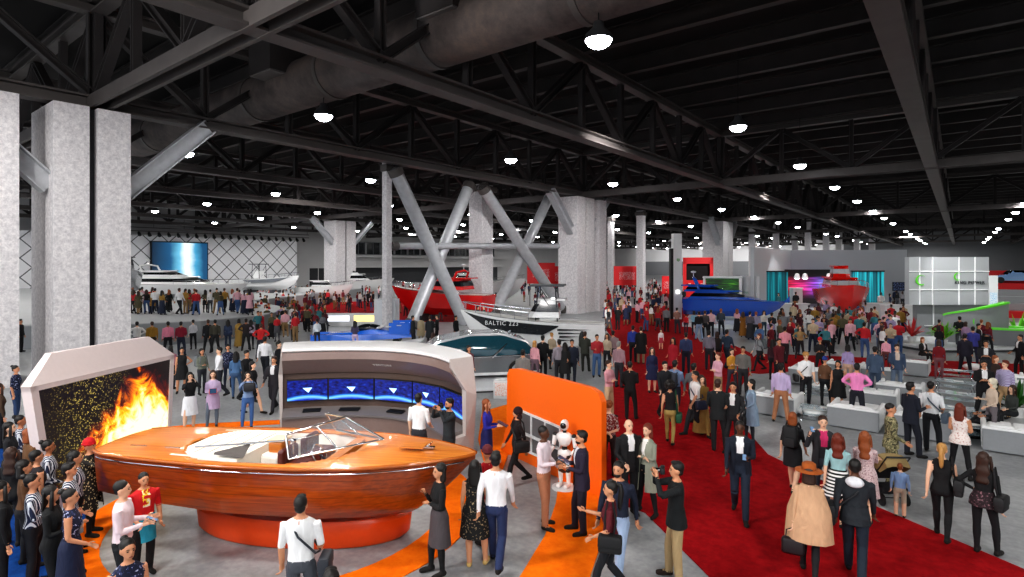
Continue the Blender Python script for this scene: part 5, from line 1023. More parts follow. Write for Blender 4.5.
# ---------------------------------------------------------------- lounge sofas, glass tables, ottomans
def sofa(p, label, rz=0., src=None):
    if src:
        t = copy_tree(src); t.location = p; t.rotation_euler = (0, 0, rz); t['label'] = label; return t
    t = thing('lounge_sofa', label, 'sofa', p, rz, 'white and grey lounge sofas'); g = M('#8e9194', .7, var=.06); wc = M('#eceded', .6, var=.04)
    MB().rbox((0, -.68, .31), (1.3, .12, .56), .03).obj('back_panel', g, t); MB().rbox((0, .05, .19), (1.24, 1.4, .28), .03).obj('base', g, t)
    for k in (-1, 1): MB().rbox((k*.6, .05, .33), (.12, 1.4, .54), .04).obj('armrest', wc, t)
    for k in (-1, 1): MB().rbox((k*.27, .16, .42), (.52, 1.2, .2), .05).obj('seat_cushion', wc, t); MB().rbox((k*.27, -.5, .56), (.52, .26, .22), .06).obj('back_cushion', wc, t)
    MB().rbox((0, -.66, .61), (1.32, .2, .06), .03).obj('top_rail', wc, t)
    for k in (-1, 1):
        for y in (-.64, .66): MB().tube([(k*.56, y, 0), (k*.56, y, .06)], .03, 8).obj('leg', CHROME, t)
    return t
SF = None
for px, py, lb in ((771, 416, 'white and grey sofa behind the man in lavender shirt and tan trousers'), (853, 430, 'large white and grey sofa right before the man in the bright pink shirt'), (872, 412, 'white and grey sofa right behind the man in the bright pink shirt'), (899, 404, 'white and grey sofa behind the camouflage uniform'),
                   (806, 385, 'white and grey sofa behind the blond man in white T-shirt'), (880, 385, 'white and grey sofa in front of the denim jacket man'), (922, 440, 'white and grey sofa behind the man with the grey messenger bag'), (1016, 456, 'white and grey sofa cut by the picture edge, plant behind it'),
                   (910, 376, 'white and grey sofa with the seated blond woman in black suit'), (1003, 392, 'white and grey sofa near the man in plaid lilac shirt'), (842, 379, 'white and grey sofa near the woman in lilac top'), (1040, 402, 'white and grey sofa half outside the picture beyond the spiky plant')):
    SF = sofa(G(px, py)+Vector((0, .72, 0)), lb, random.uniform(-.03, .03), SF)
def table(p, label, rz, src=None):
    if src: t = copy_tree(src); t.location = p; t.rotation_euler = (0, 0, rz); t['label'] = label; return t
    t = thing('glass_table', label, 'table', p, rz, 'low glass lounge tables'); MB().rbox((0, 0, .4), (1.2, .62, .02), .01).obj('top', glass('#cfdde2', .45), t); MB().rbox((0, 0, .2), (1., .5, .015), .006).obj('shelf', glass('#b8ccd4', .4), t)
    for s in (-1, 1): MB().tube([(s*.55, -.28, .0), (s*.5, -.2, .22), (s*.56, 0, .38), (s*.5, .2, .22), (s*.55, .28, 0)], .018, 8).obj('leg', CHROME, t, smooth=60)
    MB().box((.1, .05, .418), (.28, .2, .015), .3).obj('tray', M('#e8e8e6', .4), t); return t
TB = None
for px, py, lb in ((822, 400, 'low glass table beside the blond man in white T-shirt'), (822, 421, 'low glass table just behind the suited man on the phone'), (955, 392, 'low glass table before the leaning blond woman'), (958, 405, 'low glass table between the seated man and the messenger bag man'), (950, 420, 'low glass table left of the woman in pale floral blouse'), (970, 440, 'low glass table at the seated man in the leather jacket'), (955, 380, 'low glass table right of the seated blond woman')):
    TB = table(G(px, py), lb, random.uniform(-.2, .2), TB)
OT = None
for px, py, lb in ((811, 418, 'white curved ottoman on the floor by the lavender shirt man'), (825, 392, 'white curved ottoman under the black dress woman'), (975, 372, 'white curved ottoman before the dark suited pair')):
    if OT: t = copy_tree(OT); t.location = G(px, py); t['label'] = lb
    else:
        OT = t = thing('ottoman', lb, 'ottoman', G(px, py), 0, 'white curved ottomans'); MB().ell((0, 0, .22), (.45, .27, .16), 20, 10).obj('cushion', M('#f0f0ee', .5, var=.03), t, smooth=180); MB().lathe([(.3, 0), (.34, .03), (.2, .08), (.2, .16)], 18).obj('foot', CHROME, t, smooth=40)
# extra light: spot over the wooden boat, booth washers
def spot(p, tgt, pw, size, c=(1, .95, .88), blend=.4, r=.2):
    l = bpy.data.lights.new('spot_light', 'SPOT'); l.energy = pw; l.spot_size = math.radians(size); l.spot_blend = blend; l.shadow_soft_size = r; l.color = c; o = bpy.data.objects.new('spot_light', l); COL.objects.link(o); o.location = p; o.rotation_euler = (Vector(tgt)-Vector(p)).to_track_quat('-Z', 'Y').to_euler()
spot(W(-5.2, 12.8, 9.5), W(-4.4, 10.2, 1.6), 1700, 40); spot(W(-1.5, 12.5, 9.5), W(-2., 9.8, 1.6), 1000, 34); spot(W(-4, 10, 10), W(-4, 16.3, 2.), 900, 50, (1, 1, 1))
for px in (800, 850, 895): spot(pd(px, 52)+Vector((0, 0, 9)), pd(px, 54)+Vector((0, 0, 1)), 1200, 70, (1, 1, 1))
for px in (930, 975): spot(pd(px, 32)+Vector((0, 0, 8.5)), pd(px, 36)+Vector((0, 0, 2)), 900, 60, (1, 1, 1))
# ---------------------------------------------------------------- the visitors
P = person
FLO = PAT('floral', '#151a33', '#2a3560', '#b9bdd6'); STR = PAT('stripe', '#d5d8de', '#1b2440'); LEO = PAT('leopard', '#cdbb90', '#1d1712'); CAM = PAT('camo', '#6d6a4c', '#a29a74', '#4a4632'); BFL = PAT('floral', '#121212', '#1a1714', '#a08a6a'); PFL = PAT('floral', '#eadfda', '#e2c8c0', '#b98d86'); BW = PAT('band', '#141414', '#e8e8e6'); LFL = PAT('floral', '#c9b4b4', '#8c6a70', '#e6d6d2'); CHK = PAT('check', '#8d7fa8', '#c9c2dc'); RFL = PAT('floral', '#7a2a2a', '#d8d0c8', '#2d3a55')
def at(o, v):  # body-space point -> world
    q = [p for p in PEOPLE if p[0] == o][0]; return o.location + o.rotation_euler.to_matrix() @ (Vector(v)*q[4])
def held(o, name, label, cat, parts, side=-1, off=(0, 0, 0), tilt=0., at_=None):
    t = thing(name, label, cat, at(o, at_) if at_ else hand_of(o, side)+o.rotation_euler.to_matrix() @ Vector(off), o.rotation_euler.z); t.rotation_euler = (tilt, 0, o.rotation_euler.z)
    for nm, mb, m in parts: mb.obj(nm, m, t, smooth=40)
    return t
def tablet(o, label, side=-1, c='#1b1c1f', sz=(.19, .26)): return held(o, 'tablet', label, 'tablet', [('case', MB().rbox((0, 0, 0), (sz[0], sz[1], .012), .01), M(c, .4)), ('screen', MB().box((0, 0, .007), (sz[0]*.88, sz[1]*.88, .003)), M('#33506e', .2))], side, (.06*side*-1, -.04, .03), .45)
def phone(o, label, side=-1): return held(o, 'phone', label, 'phone', [('case', MB().rbox((0, 0, 0), (.075, .15, .009), .008), BLACK), ('screen', MB().box((0, 0, .0055), (.066, .14, .002)), M('#6b86a6', .2, emit=.3))], side, (.02*-side, -.02, .03), .5)
def camera_(o, label): return held(o, 'camera', label, 'camera', [('body', MB().rbox((0, 0, 0), (.14, .07, .09), .015), BLACK), ('lens', MB().tube([(0, -.03, 0), (0, -.13, 0)], [.034, .038], 14), DARKGL), ('viewfinder', MB().rbox((0, .01, .055), (.05, .06, .04), .01), BLACK)], -1, at_=(0, -.2, 1.63))
def bag(o, label, c='#17171a', side=-1, sz=(.32, .12, .24), z=.92, cross=True, y=.02, name='shoulder_bag'):
    x = side*(.25 if cross else .17); m = M(c, .6); pts = [(-side*.13, .0, 1.475), (side*.02, -.14, 1.3), (x*.9, -.08, z+.14), (x*.95, .02, z+.16), (x*.85, .12, 1.1), (0, .145, 1.32), (-side*.13, .02, 1.475)] if cross else [(side*.14, -.02, 1.465), (x, -.06, 1.2), (x+.02*side, -.03, z+.12), (x+.02*side, .07, z+.12), (x, .1, 1.2), (side*.14, .05, 1.46)]
    return held(o, name, label, 'bag', [('pouch', MB().rbox((x+.06*side, y, z), (.13, sz[0], sz[2]), .03), m), ('strap', MB().tube(pts, .016, 6), m), ('flap', MB().rbox((x+.06*side, y, z+.03), (.145, sz[0]*1.02, sz[2]*.6), .02), m)], at_=(0, 0, 0))
def backpack(o, label, c='#22242a'):
    m = M(c, .7); st_ = MB()
    for s in (-1, 1): st_.tube([(s*.1, .13, 1.42), (s*.11, .0, 1.475), (s*.115, -.115, 1.36), (s*.13, -.09, 1.16), (s*.12, .13, 1.05)], .018, 6)
    return held(o, 'backpack', label, 'bag', [('pack', MB().rbox((0, .21, 1.22), (.3, .17, .44), .07), m), ('front_pocket', MB().rbox((0, .305, 1.12), (.22, .05, .2), .03), m), ('strap', st_, m)], at_=(0, 0, 0))
def handbag(o, label, c='#141214', side=-1): return held(o, 'handbag', label, 'bag', [('pouch', MB().rbox((0, 0, -.24), (.32, .14, .24), .05), M(c, .5)), ('handle', MB().tube([(-.1, 0, -.13), (-.09, 0, -.02), (0, 0, .03), (.09, 0, -.02), (.1, 0, -.13)], .011, 6), M(c, .5))], side, (0, 0, -.02))
# left group on the blue carpet
P(16, 366, 'f', 'hip1', 60, FLO, '#2d4266', 'bun', 'k', 1, 'woman in navy floral off-shoulder top and blue jeans standing by the column', sl='short', shoe='#dcdcdc')
P(0, 384, 'f', 'stand', 100, '#4a3626', '#15151a', 'long', 'b', 1, 'person in brown jacket cut by the picture edge behind the waiting group')
P(10, 423, 'f', 'stand', 75, '#17181c', '#15151a', 'long', 'k', 0, 'dark-haired woman in black top, second from back of the waiting group')
P(21, 416, 'f', 'cross', 80, STR, '#15151a', 'bun', 'k', 2, 'woman with dark tied-up hair and dark striped top at back of waiting group')
P(30, 429, 'f', 'ease', 110, '#6b4a2c', '#1b1a1c', 'bob', 'o', 1, 'brown-haired woman in tan brown coat in the waiting group by the screen')
P(49, 441, 'f', 'ease', 85, STR, '#15151c', 'bun', 'k', 2, 'woman in navy white-striped blouse standing closest to the fire screen frame')
P(37, 451, 'f', 'stand', 110, '#2b2427', '#16161a', 'crop', 'k', 1, 'bare-shouldered woman with short black hair in the waiting group', sl='none')
P(12, 448, 'f', 'stand', 150, '#111114', '#131316', 'wavy', 'b', 1, 'woman with very long wavy brown hair in black, back to camera')
P(25, 461, 'f', 'ease', 90, '#5b3c22', '#17171a', 'bob', 'k', 1, 'woman in brown jacket with dark bobbed hair amid the waiting group')
P(33, 475, 'f', 'cross', 80, STR, '#14141a', 'bun', 'k', 1, 'woman with hair bun and boldly striped top in profile near the front', h=1.68)
P(76, 452, 'f', 'stand', 85, STR, '#14141a', 'bob', 'k', 1, 'woman in striped top standing between fire screen and leopard coat')
P(70, 464, 'f', 'ease', 75, STR, '#14141a', 'short', 'k', 1, 'woman with cropped dark hair and bare shoulders behind the ruffled top', sl='none')
wa = P(52, 487, 'f', 'tablet', 70, '#101113', '#0e0e10', 'long', 'k', 1, 'long-haired woman in black leather jacket holding a grey bottle', h=1.68)
held(wa, 'bottle', 'grey bottle held by the woman in black leather jacket', 'bottle', [('body', MB().lathe([(.03, -.1), (.035, -.09), (.035, .06), (.018, .09)], 12), M('#8b8d90', .3)), ('cap', MB().lathe([(.018, .09), (.018, .12)], 10), BLACK)], -1, (0, -.02, 0))
P(71, 490, 'f', 'relaxed' if False else 'ease', 80, FLO, '#1c2440', 'bun', 'k', 1, 'woman in ruffled navy floral off-shoulder top and long navy skirt', sl='none', wear=['long'], wearc='#1c2440', h=1.66)
P(90, 440, 'f', 'photo', 60, LEO, '#0e0e10', 'beanie', 'k', 1, 'woman in red beanie and leopard coat raising her hands to her face', hatc='#c1121f', wear='coat', shirt='#111113')
P(2, 482, 'f', 'stand', 95, '#121215', '#101013', 'long', 'k', 1, 'woman in black with white print cut by the left picture edge')
# around the wooden boat
ma = P(123, 482, 'm', 'tablet', 75, '#e3cfd4', '#131318', 'crop', 'k', 4, 'man in pale pink shirt and black trousers looking down at his phone', h=1.76)
phone(ma, 'phone in the hands of the man in pale pink shirt')
bo = P(144, 474, 'm', 'ease', 20, '#c4161c', '#121216', 'crop', 'k', 1, 'boy in red printed T-shirt with turquoise jacket round his waist', h=1.54, sl='short', wear='mini', wearc='#2a9bb8', shirt=PAT('camo', '#f2e7d0', '#e8c832', '#c4161c'))
P(128, 541, 'f', 'stand', 20, FLO, '#1c2440', 'bun', 'k', 1, 'woman with dark bun and strapped floral top cut by the bottom edge', sl='none', h=1.66)
P(331, 571, 'm', 'stand', 180, '#33363c', '#222', 'short', 'k', 1, 'person whose dark head only shows at the bottom edge', h=1.72)
mb_ = P(301, 497, 'm', 'ease', 165, '#e9e9ea', '#4b4f57', 'short', 'k', 1, 'man in white T-shirt and grey jeans seen from behind before the boat', sl='short')
bag(mb_, 'dark grey shoulder bag of the man in white T-shirt', '#2c3038', -1)
P(439, 465, 'f', 'chin', -70, '#141416', '#4c4548', 'bob', 'k', 1, 'woman in black jacket and grey skirt with hand at her chin', wear='skirt', legs='#121214', h=1.68)
P(487, 447, 'f', 'stand', -150, '#b51420', '#15151a', 'beanie', 'k', 1, 'woman in burgundy headwear and red top behind the white shirt couple', hatc='#5a1a22', wear='hem')
P(475, 461, 'f', 'ease', 170, BFL, BFL, 'long', 'k', 1, 'woman in black gold-patterned dress and golden shoes seen from behind', sl='none', legs='bare', wear='dress', shoe='#c9a86a', h=1.66)
P(496, 453, 'm', 'walk', 170, '#e6e4e6', '#27345a', 'short', 'k', 1, 'man in white shirt and navy jeans beside the patterned dress', h=1.8)
wb = P(487, 400, 'f', 'tablet', 75, '#2d2f9c', '#20245e', 'long', 'o', 0, 'fair-haired woman in violet blue dress reading a tablet', wear='mini'); tablet(wb, 'black tablet of the woman in violet blue dress')
wk = P(517, 408, 'f', 'walk', -75, '#1b1013', '#131215', 'scarf', 'k', 1, 'woman in dark hooded jacket walking past the orange wall', hatc='#2a1216'); bag(wk, 'black shoulder bag of the hooded woman by the orange wall', '#101012', 1)
mc = P(544, 427, 'm', 'talk', 70, '#e4d6dc', '#b07a5c', 'buzz', 'k', 3, 'man in pale pink shirt and terracotta trousers before the orange wall', h=1.8); tablet(mc, 'dark tablet shared by the two men before the orange wall')
P(581, 432, 'm', 'tablet', -80, '#2a2338', '#211d2c', 'short', 'k', 1, 'bearded man in dark plum suit facing the man in pink shirt', h=1.8, wear='jacket', shirt='#d8d8de')
P(609, 402, 'f', 'behind', 170, RFL, '#241a1c', 'curly', 'o', 0, 'curly fair-haired person in floral shirt with hands behind the back', sl='short')
P(629, 420, 'm', 'ease', 25, '#161619', '#131316', 'balding', 'g', 0, 'balding man in dark suit and open white shirt on the carpet edge', wear='jacket', shirt='#e5e5e5', h=1.8)
P(647, 425, 'f', 'cross', -35, '#8f9283', '#121215', 'bob', 'r', 0, 'red-haired woman in sage grey coat facing the balding man', wear='coat', shirt='#e8e4de', h=1.7)
wc_ = P(610, 482, 'f', 'out', -95, '#5d1420', '#17191f', 'pony', 'k', 1, 'woman in burgundy T-shirt with long ponytail stretching out her arm', sl='short', h=1.68); bag(wc_, 'black shoulder bag of the woman in burgundy T-shirt', '#121214', 1, cross=False)
P(618, 463, 'm', 'walk', -20, '#1b2236', '#9fb2cf', 'crop', 'k', 1, 'bearded man in dark navy shirt and light jeans behind burgundy T-shirt', h=1.76)
mp_ = P(676, 463, 'm', 'photo', -80, '#15191b', '#b39a72', 'short', 'k', 1, 'photographer in black jacket and beige trousers aiming a camera', wear='hem', shoe='#2a1a14', h=1.78); camera_(mp_, 'black camera raised by the photographer in beige trousers')
me_ = P(740, 422, 'm', 'walkbag', 0, '#171f2e', '#1c2738', 'buzz', 'k', 3, 'dark-skinned man in navy suit and white shirt striding over the carpet', wear='jacket', shirt='#eef0f2', h=1.8); phone(me_, 'phone in the hand of the striding man in navy suit', 1)
# the red carpet
P(718, 380, 'm', 'talk', 165, '#1d2224', '#1b1f22', 'short', 'b', 0, 'man in dark green-grey suit seen from behind in the carpet trio', wear='jacket', h=1.82)
P(733, 383, 'm', 'talk', -10, '#26282b', '#222326', 'short', 'k', 1, 'man in grey suit facing the dark suit in the carpet trio', wear='jacket', shirt='#e0e0e0', h=1.76)
wd2 = P(751, 380, 'f', 'talk', -70, '#8ea3b8', '#2b3038', 'bob', 'k', 0, 'woman in light blue jacket with black bag beside the carpet trio', wear='coat'); handbag(wd2, 'black handbag of the woman in light blue jacket', side=1)
wf = P(670, 382, 'f', 'walk', 175, '#121214', '#a58f54', 'afro', 'k', 1, 'woman with big curly black hair, black crop top and golden trousers', sl='none'); bag(wf, 'dark green shopping bag of the woman in golden trousers', '#0e4a30', -1, z=.75, cross=False)
mg = P(695, 372, 'm', 'stride', -60, '#d9d4d2', '#202228', 'short', 'k', 1, 'man in white T-shirt walking left on the carpet with shoulder bag', sl='short'); bag(mg, 'dark blue shoulder bag of the walking man in white T-shirt', '#2a3048', 1)
P(702, 376, 'f', 'walk', 20, '#8a6a32', '#a5854a', 'long', 'b', 0, 'woman in long mustard dress right behind the walking white T-shirt man', wear='long')
mh = P(675, 361, 'm', 'walk', 160, '#7d92b4', '#2b3140', 'short', 'k', 1, 'man in light blue shirt with backpack walking away on the carpet'); backpack(mh, 'dark backpack of the man in light blue shirt', '#2a2d38')
P(665, 362, 'm', 'walk', 20, '#1d2026', '#181a20', 'short', 'k', 0, 'man in dark jacket beside the light blue shirt and backpack', wear='jacket')
P(652, 348, 'f', 'stand', 15, '#1e2548', '#1e2548', 'long', 'b', 0, 'bare-legged woman in dark blue mini dress standing on the carpet', wear='dress', legs='bare')
P(630, 362, 'm', 'talk', 170, '#111113', '#0f0f11', 'crop', 'k', 1, 'slim man dressed all in black seen from behind on the carpet')
P(609, 361, 'm', 'cross', 60, '#d39aa4', '#c3a583', 'short', 'b', 0, 'man in pink shirt and beige trousers at the left carpet edge')
P(619, 342, 'm', 'stand', 150, '#9a7b82', '#2c2d33', 'short', 'g', 0, 'grey-haired man in dusty pink jacket at the left carpet edge')
P(633, 326, 'm', 'stand', 170, '#2a3b8c', '#16181f', 'short', 'k', 1, 'man in royal blue shirt and black trousers on the carpet')
P(641, 327, 'm', 'stand', 175, '#131315', '#8d8064', 'short', 'b', 0, 'man in long black coat and tan trousers next to royal blue shirt', wear='coat')
P(661, 331, 'f', 'stand', 10, '#e8dfe0', '#b03a48', 'bob', 'k', 0, 'child in white top and red skirt standing on the carpet', h=1.15, wear='mini', legs='bare', foot=350)
P(673, 338, 'f', 'ease', -30, '#a0182a', '#701420', 'long', 'k', 1, 'woman in dark red dress in the middle of the carpet', wear='dress')
P(686, 333, 'm', 'stand', 175, '#333f63', '#1c2032', 'short', 'k', 1, 'man in slate navy shirt standing alone, back to camera')
P(718, 353, 'm', 'cross', -60, '#d7a5b4', '#a88a66', 'short', 'r', 0, 'man in light pink shirt with crossed arms on the carpet')
P(732, 349, 'f', 'cross', 25, '#b5822c', '#3b3540', 'bob', 'b', 0, 'woman in mustard blouse standing next to the grey shirt man')
P(743, 347, 'm', 'stand', -10, '#6c6a66', '#2b2a2e', 'short', 'k', 1, 'man in grey shirt standing next to the mustard blouse')
mi = P(759, 334, 'f', 'walk', -70, '#8f9396', '#1c1d22', 'bob', 'r', 0, 'woman in grey hooded jacket walking left at the carpet bend'); backpack(mi, 'grey backpack of the woman in hooded jacket', '#54595c')
P(779, 339, 'm', 'walk', 30, '#5d1420', '#211a20', 'short', 'k', 1, 'man in maroon jacket near the carpet bend', wear='hem')
P(773, 340, 'f', 'stand', 160, '#41202a', '#1b191c', 'long', 'k', 1, 'woman in dark plum top just left of maroon jacket')
P(709, 331, 'm', 'stand', 170, '#74707c', '#25262c', 'short', 'k', 0, 'man in grey-lilac shirt beside a dark-clad woman, back to camera')
P(717, 332, 'f', 'stand', 190, '#2a211e', '#171518', 'bob', 'b', 1, 'woman in dark brown jacket beside the grey-lilac shirt')
P(727, 330, 'm', 'walk', 150, '#28384a', '#1c2230', 'short', 'k', 1, 'man in steel blue jacket walking away right of the brown jacket')
P(694, 364, 'm', 'walk', 150, '#5b5d62', '#202126', 'short', 'k', 1, 'dark-haired man partly hidden behind the walking white T-shirt man')
# row before the blue yacht
for a in ((677, 308, 'm', '#8d6a5e', '#33333c', 'man in dusty brown shirt at the left end of the row before the blue yacht', 160), (686, 314, 'f', '#c8202c', '#2c3040', 'short child-like figure in red top before the blue yacht', 180), (694, 311, 'f', '#7fb0c4', '#20232c', 'woman in pale blue top before the blue yacht stern', 170),
          (699, 312, 'm', '#18181b', '#7f93ad', 'man in black top and light jeans before the blue yacht', 190), (705, 311, 'm', '#4c4648', '#1d1d22', 'man in charcoal jacket next to the pale pink shirt before the blue yacht', 175), (711, 310, 'm', '#dcb6bd', '#22232a', 'man in pale pink shirt with dark trousers before the blue yacht', 180),
          (721, 309, 'm', '#39434e', '#1d232b', 'man in grey-blue jacket looking up at the blue yacht', 170), (737, 309, 'f', '#e0b0b8', '#1f2026', 'woman in rose blouse left of the long ochre dress', 170), (743, 312, 'f', '#8a5a1e', '#8a5a1e', 'woman in long ochre dress before the blue yacht', 180),
          (750, 312, 'm', '#5a5560', '#2a2a30', 'man in grey checked shirt right of the long ochre dress', 160), (756, 312, 'm', '#8d8aa0', '#1e1f24', 'man in lavender grey shirt by the blue yacht bow', 190), (764, 311, 'f', '#d9d5d0', '#2f4a5c', 'woman in white shawl over teal dress by the blue yacht bow', 10), (772, 313, 'm', '#1c1d22', '#15151a', 'man in black coat at the right end of the row before the blue yacht', 150)):
    P(a[0], a[1], a[2], random.choice(['stand', 'ease', 'wide', 'tablet']), a[6], a[3], a[4], 'short' if a[2] == 'm' else random.choice(['bob', 'long', 'bun']), random.choice('kkbo'), random.choice([0, 1, 1]), a[5], wear='long' if 'long ochre' in a[5] else None, h=1.35 if 'child' in a[5] else None)
# lounge
P(781, 364, 'm', 'wide', 170, '#c4b2d6', '#b07a58', 'short', 'k', 1, 'man in lavender shirt and tan trousers seen from behind by the sofa')
wg = P(793, 413, 'f', 'walk', 165, '#1a1c20', '#17181c', 'bob', 'o', 0, 'bare-legged woman in black dress walking with a black backpack', wear='mini', legs='bare', sl='short'); backpack(wg, 'black backpack of the bare-legged woman in black dress', '#141518')
mj = P(806, 353, 'm', 'ease', 15, '#ececec', '#1b1b20', 'curly', 'y', 0, 'blond man in white T-shirt and black trousers among the sofas', sl='short'); bag(mj, 'black shoulder bag of the blond man in white T-shirt', '#17171a', -1)
P(825, 357, 'f', 'ease', 160, '#6b4a34', '#17171c', 'cap', 'b', 1, 'person in blue cap and brown jacket between the sofas', hatc='#223a86')
P(838, 361, 'f', 'hip1', -10, '#141416', '#141416', 'bob', 'k', 1, 'woman in black sleeveless dress left of the bright pink shirt', wear='dress', legs='bare', sl='none')
P(857, 364, 'm', 'hips', 175, '#f08cc0', '#1c1d28', 'short', 'k', 1, 'man in bright pink shirt with hands on hips, back to camera')
mk = P(823, 417, 'm', 'phone', 10, '#2c2c30', '#3a3f49', 'short', 'b', 0, 'man in charcoal suit and pink tie holding a phone to his ear', wear='jacket', shirt='#c9336a', h=1.78); phone(mk, 'phone at the ear of the man with pink tie')
P(838, 434, 'f', 'walk', 175, '#9cc4c6', BW, 'wavy', 'r', 0, 'woman in pale teal top and black-white banded skirt seen from behind', sl='short', wear='flare', wearc=BW, legs='bare')
wp = P(865, 432, 'f', 'push', 175, LFL, LFL, 'longer', 'o', 0, 'woman with very long auburn hair and floral dress pushing the stroller', sl='short', wear='dress', legs='bare')
P(891, 404, 'm', 'ease', 100, CAM, CAM, 'buzz', 'k', 1, 'man in camouflage uniform standing by the stroller', wear='hem')
P(911, 383, 'm', 'talk', 130, '#191d2b', '#171a26', 'short', 'k', 1, 'man in dark navy suit talking beside the messenger bag man', wear='jacket', h=1.82)
ml = P(931, 382, 'm', 'ease', 165, '#dfe0e2', '#1d1f24', 'crop', 'k', 1, 'man in white T-shirt with grey messenger bag seen from behind', sl='short'); bag(ml, 'grey blue messenger bag of the man in white T-shirt', '#43505f', -1)
P(960, 404, 'f', 'cross', 165, PFL, '#121215', 'long', 'r', 1, 'woman in pale floral sleeveless blouse and black trousers', sl='none', wear='hem')
P(984, 361, 'm', 'cross', 10, '#121215', '#111114', 'crop', 'k', 1, 'man in black suit and white collar standing among the glass tables', wear='jacket', shirt='#e6e6e6')
P(1005, 361, 'm', 'ease', -40, CHK, '#b99a72', 'short', 'r', 0, 'man in plaid lilac shirt and beige trousers among the sofas')
P(996, 356, 'f', 'stand', 60, '#3a2a24', '#2a2522', 'bob', 'o', 0, 'brown-haired woman just behind the plaid lilac shirt')
P(992, 379, 'f', 'talk', -60, '#cdb9a6', '#6b6468', 'scarf', 'y', 0, 'woman in pale headscarf and beige top leaning near the glass tables', hatc='#d6cdb8')
P(923, 360, 'f', 'sit', 40, '#141417', '#121215', 'bob', 'o', 0, 'seated blond woman in black trouser suit on the far sofa', d=G(910, 376).length*0+27.6, shirt='#e6e6e6', wear='hem')
P(994, 396, 'm', 'sit', -70, '#1a1c1f', '#17181c', 'short', 'b', 1, 'seated man in dark leather jacket by the right-hand sofa', d=15.6)
P(1012, 393, 'f', 'sit', -50, '#3a3d3a', '#1b1d20', 'long', 'b', 0, 'seated woman in dark grey coat beside the spiky plant', d=16.6)
P(939, 340, 'f', 'stand', 175, '#7e1520', '#7b4a50', 'bob', 'b', 0, 'woman in dark red sweater standing on the red strip by the booth')
P(965, 334, 'm', 'wide', 175, '#23202e', '#1d1b27', 'short', 'k', 1, 'man in dark violet-grey suit seen from behind before the grey booth', wear='jacket')
P(973, 327, 'm', 'talk', 180, '#3a3f8a', '#20243a', 'short', 'k', 1, 'man in indigo jacket beside the dark violet-grey suit', wear='hem')
P(966, 322, 'f', 'stand', 150, '#a88aa8', '#2a2a34', 'bob', 'b', 0, 'woman in mauve top by the grey booth platform')
mn = P(979, 324, 'm', 'tablet', 80, '#1a1a1f', '#17171c', 'crop', 'k', 1, 'man in black jacket holding a tablet at the grey booth', shirt='#dcdcdc'); tablet(mn, 'dark tablet at the grey booth')
P(986, 341, 'm', 'cross', 0, '#26262c', '#1d1d22', 'short', 'k', 1, 'man in dark suit talking before the reception counter', wear='jacket', shirt='#dedede')
P(1020, 335, 'm', 'ease', -60, '#121215', '#101013', 'crop', 'k', 1, 'man in black suit at the right picture edge by the counter', wear='jacket', shirt='#e2e2e2')
P(997, 309, 'f', 'stand', -10, '#e2e2e0', '#dcdcda', 'bob', 'k', 1, 'hostess in white standing behind the curling reception counter', d=34.6, z=.22)
P(897, 345, 'm', 'ease', 10, '#3f4f68', '#6d7d92', 'short', 'b', 0, 'man in denim jacket standing in front of the sofas', wear='hem', shirt='#c9b6a8')
P(875, 347, 'm', 'stand', 170, '#44546a', '#3b4a60', 'short', 'k', 1, 'man in full denim seen from behind by the sofas', wear='hem')
P(886, 338, 'f', 'stand', 175, '#e8a8b8', '#6b3a3a', 'short', 'b', 0, 'child in light pink top between the two denim men', h=1.4)
P(848, 345, 'f', 'stand', 165, '#a896c0', '#c8a48c', 'bob', 'k', 1, 'woman in lilac top and tan trousers by the red strip')
P(820, 338, 'f', 'cross', 10, '#1c1a1d', '#17171a', 'beanie', 'k', 1, 'woman in red beanie and black jacket near the red strip', hatc='#c2202a')
P(800, 326, 'f', 'hips', 0, '#a08458', '#2c2a2e', 'long', 'b', 0, 'woman in sand-coloured blouse facing the camera by the red strip')
P(785, 327, 'm', 'walk', 170, '#e69aa6', '#33282c', 'short', 'k', 1, 'man in coral pink shirt walking away by the red strip')
# bottom right
wh = P(809, 466, 'f', 'walk', 178, '#c9a07e', '#19171a', 'hat', 'b', 0, 'woman in orange-brown hat and beige cape coat seen from behind', wear='cape', hatc='#a5561c', legs='#17161a', h=1.7); handbag(wh, 'dark handbag of the woman in beige cape coat', '#1c1216', 1)
mo = P(855, 460, 'm', 'walk', 178, '#22272d', '#1d2836', 'crop', 'k', 3, 'man in dark denim jacket with white hood seen from behind', h=1.8, wear='hem'); MB().ell((0, .1, 1.45), (.12, .08, .08), 14, 10).obj('hood', mm('#d8d8dc'), mo, smooth=180)
bag(mo, 'black shoulder bag of the man with white hood', '#15161a', 1, sz=(.3, .12, .3), z=.98, y=.1)
wi = P(942, 444, 'f', 'walk', 176, '#131315', '#101013', 'pony', 'y', 0, 'blond woman with ponytail in black top and leggings', sl='none'); bag(wi, 'large black shoulder bag of the blond woman with ponytail', '#141416', -1, sz=(.38, .12, .28), z=1.0, cross=False)
wj = P(984, 453, 'f', 'hip1', 165, '#121214', '#121216', 'longer', 'b', 0, 'long-haired woman in black leather jacket and black jeans', wear='hem', wearc=PAT('floral', '#2a1c20', '#4a3038', '#8a6a70')); bag(wj, 'black shoulder bag of the woman in black leather jacket', '#161618', -1, cross=False)
P(900, 463, 'm', 'stand', 178, '#7f9cc4', '#b8a894', 'short', 'o', 0, 'small boy in light blue sweater beside the stroller', h=1.0, legs='short', foot=517)
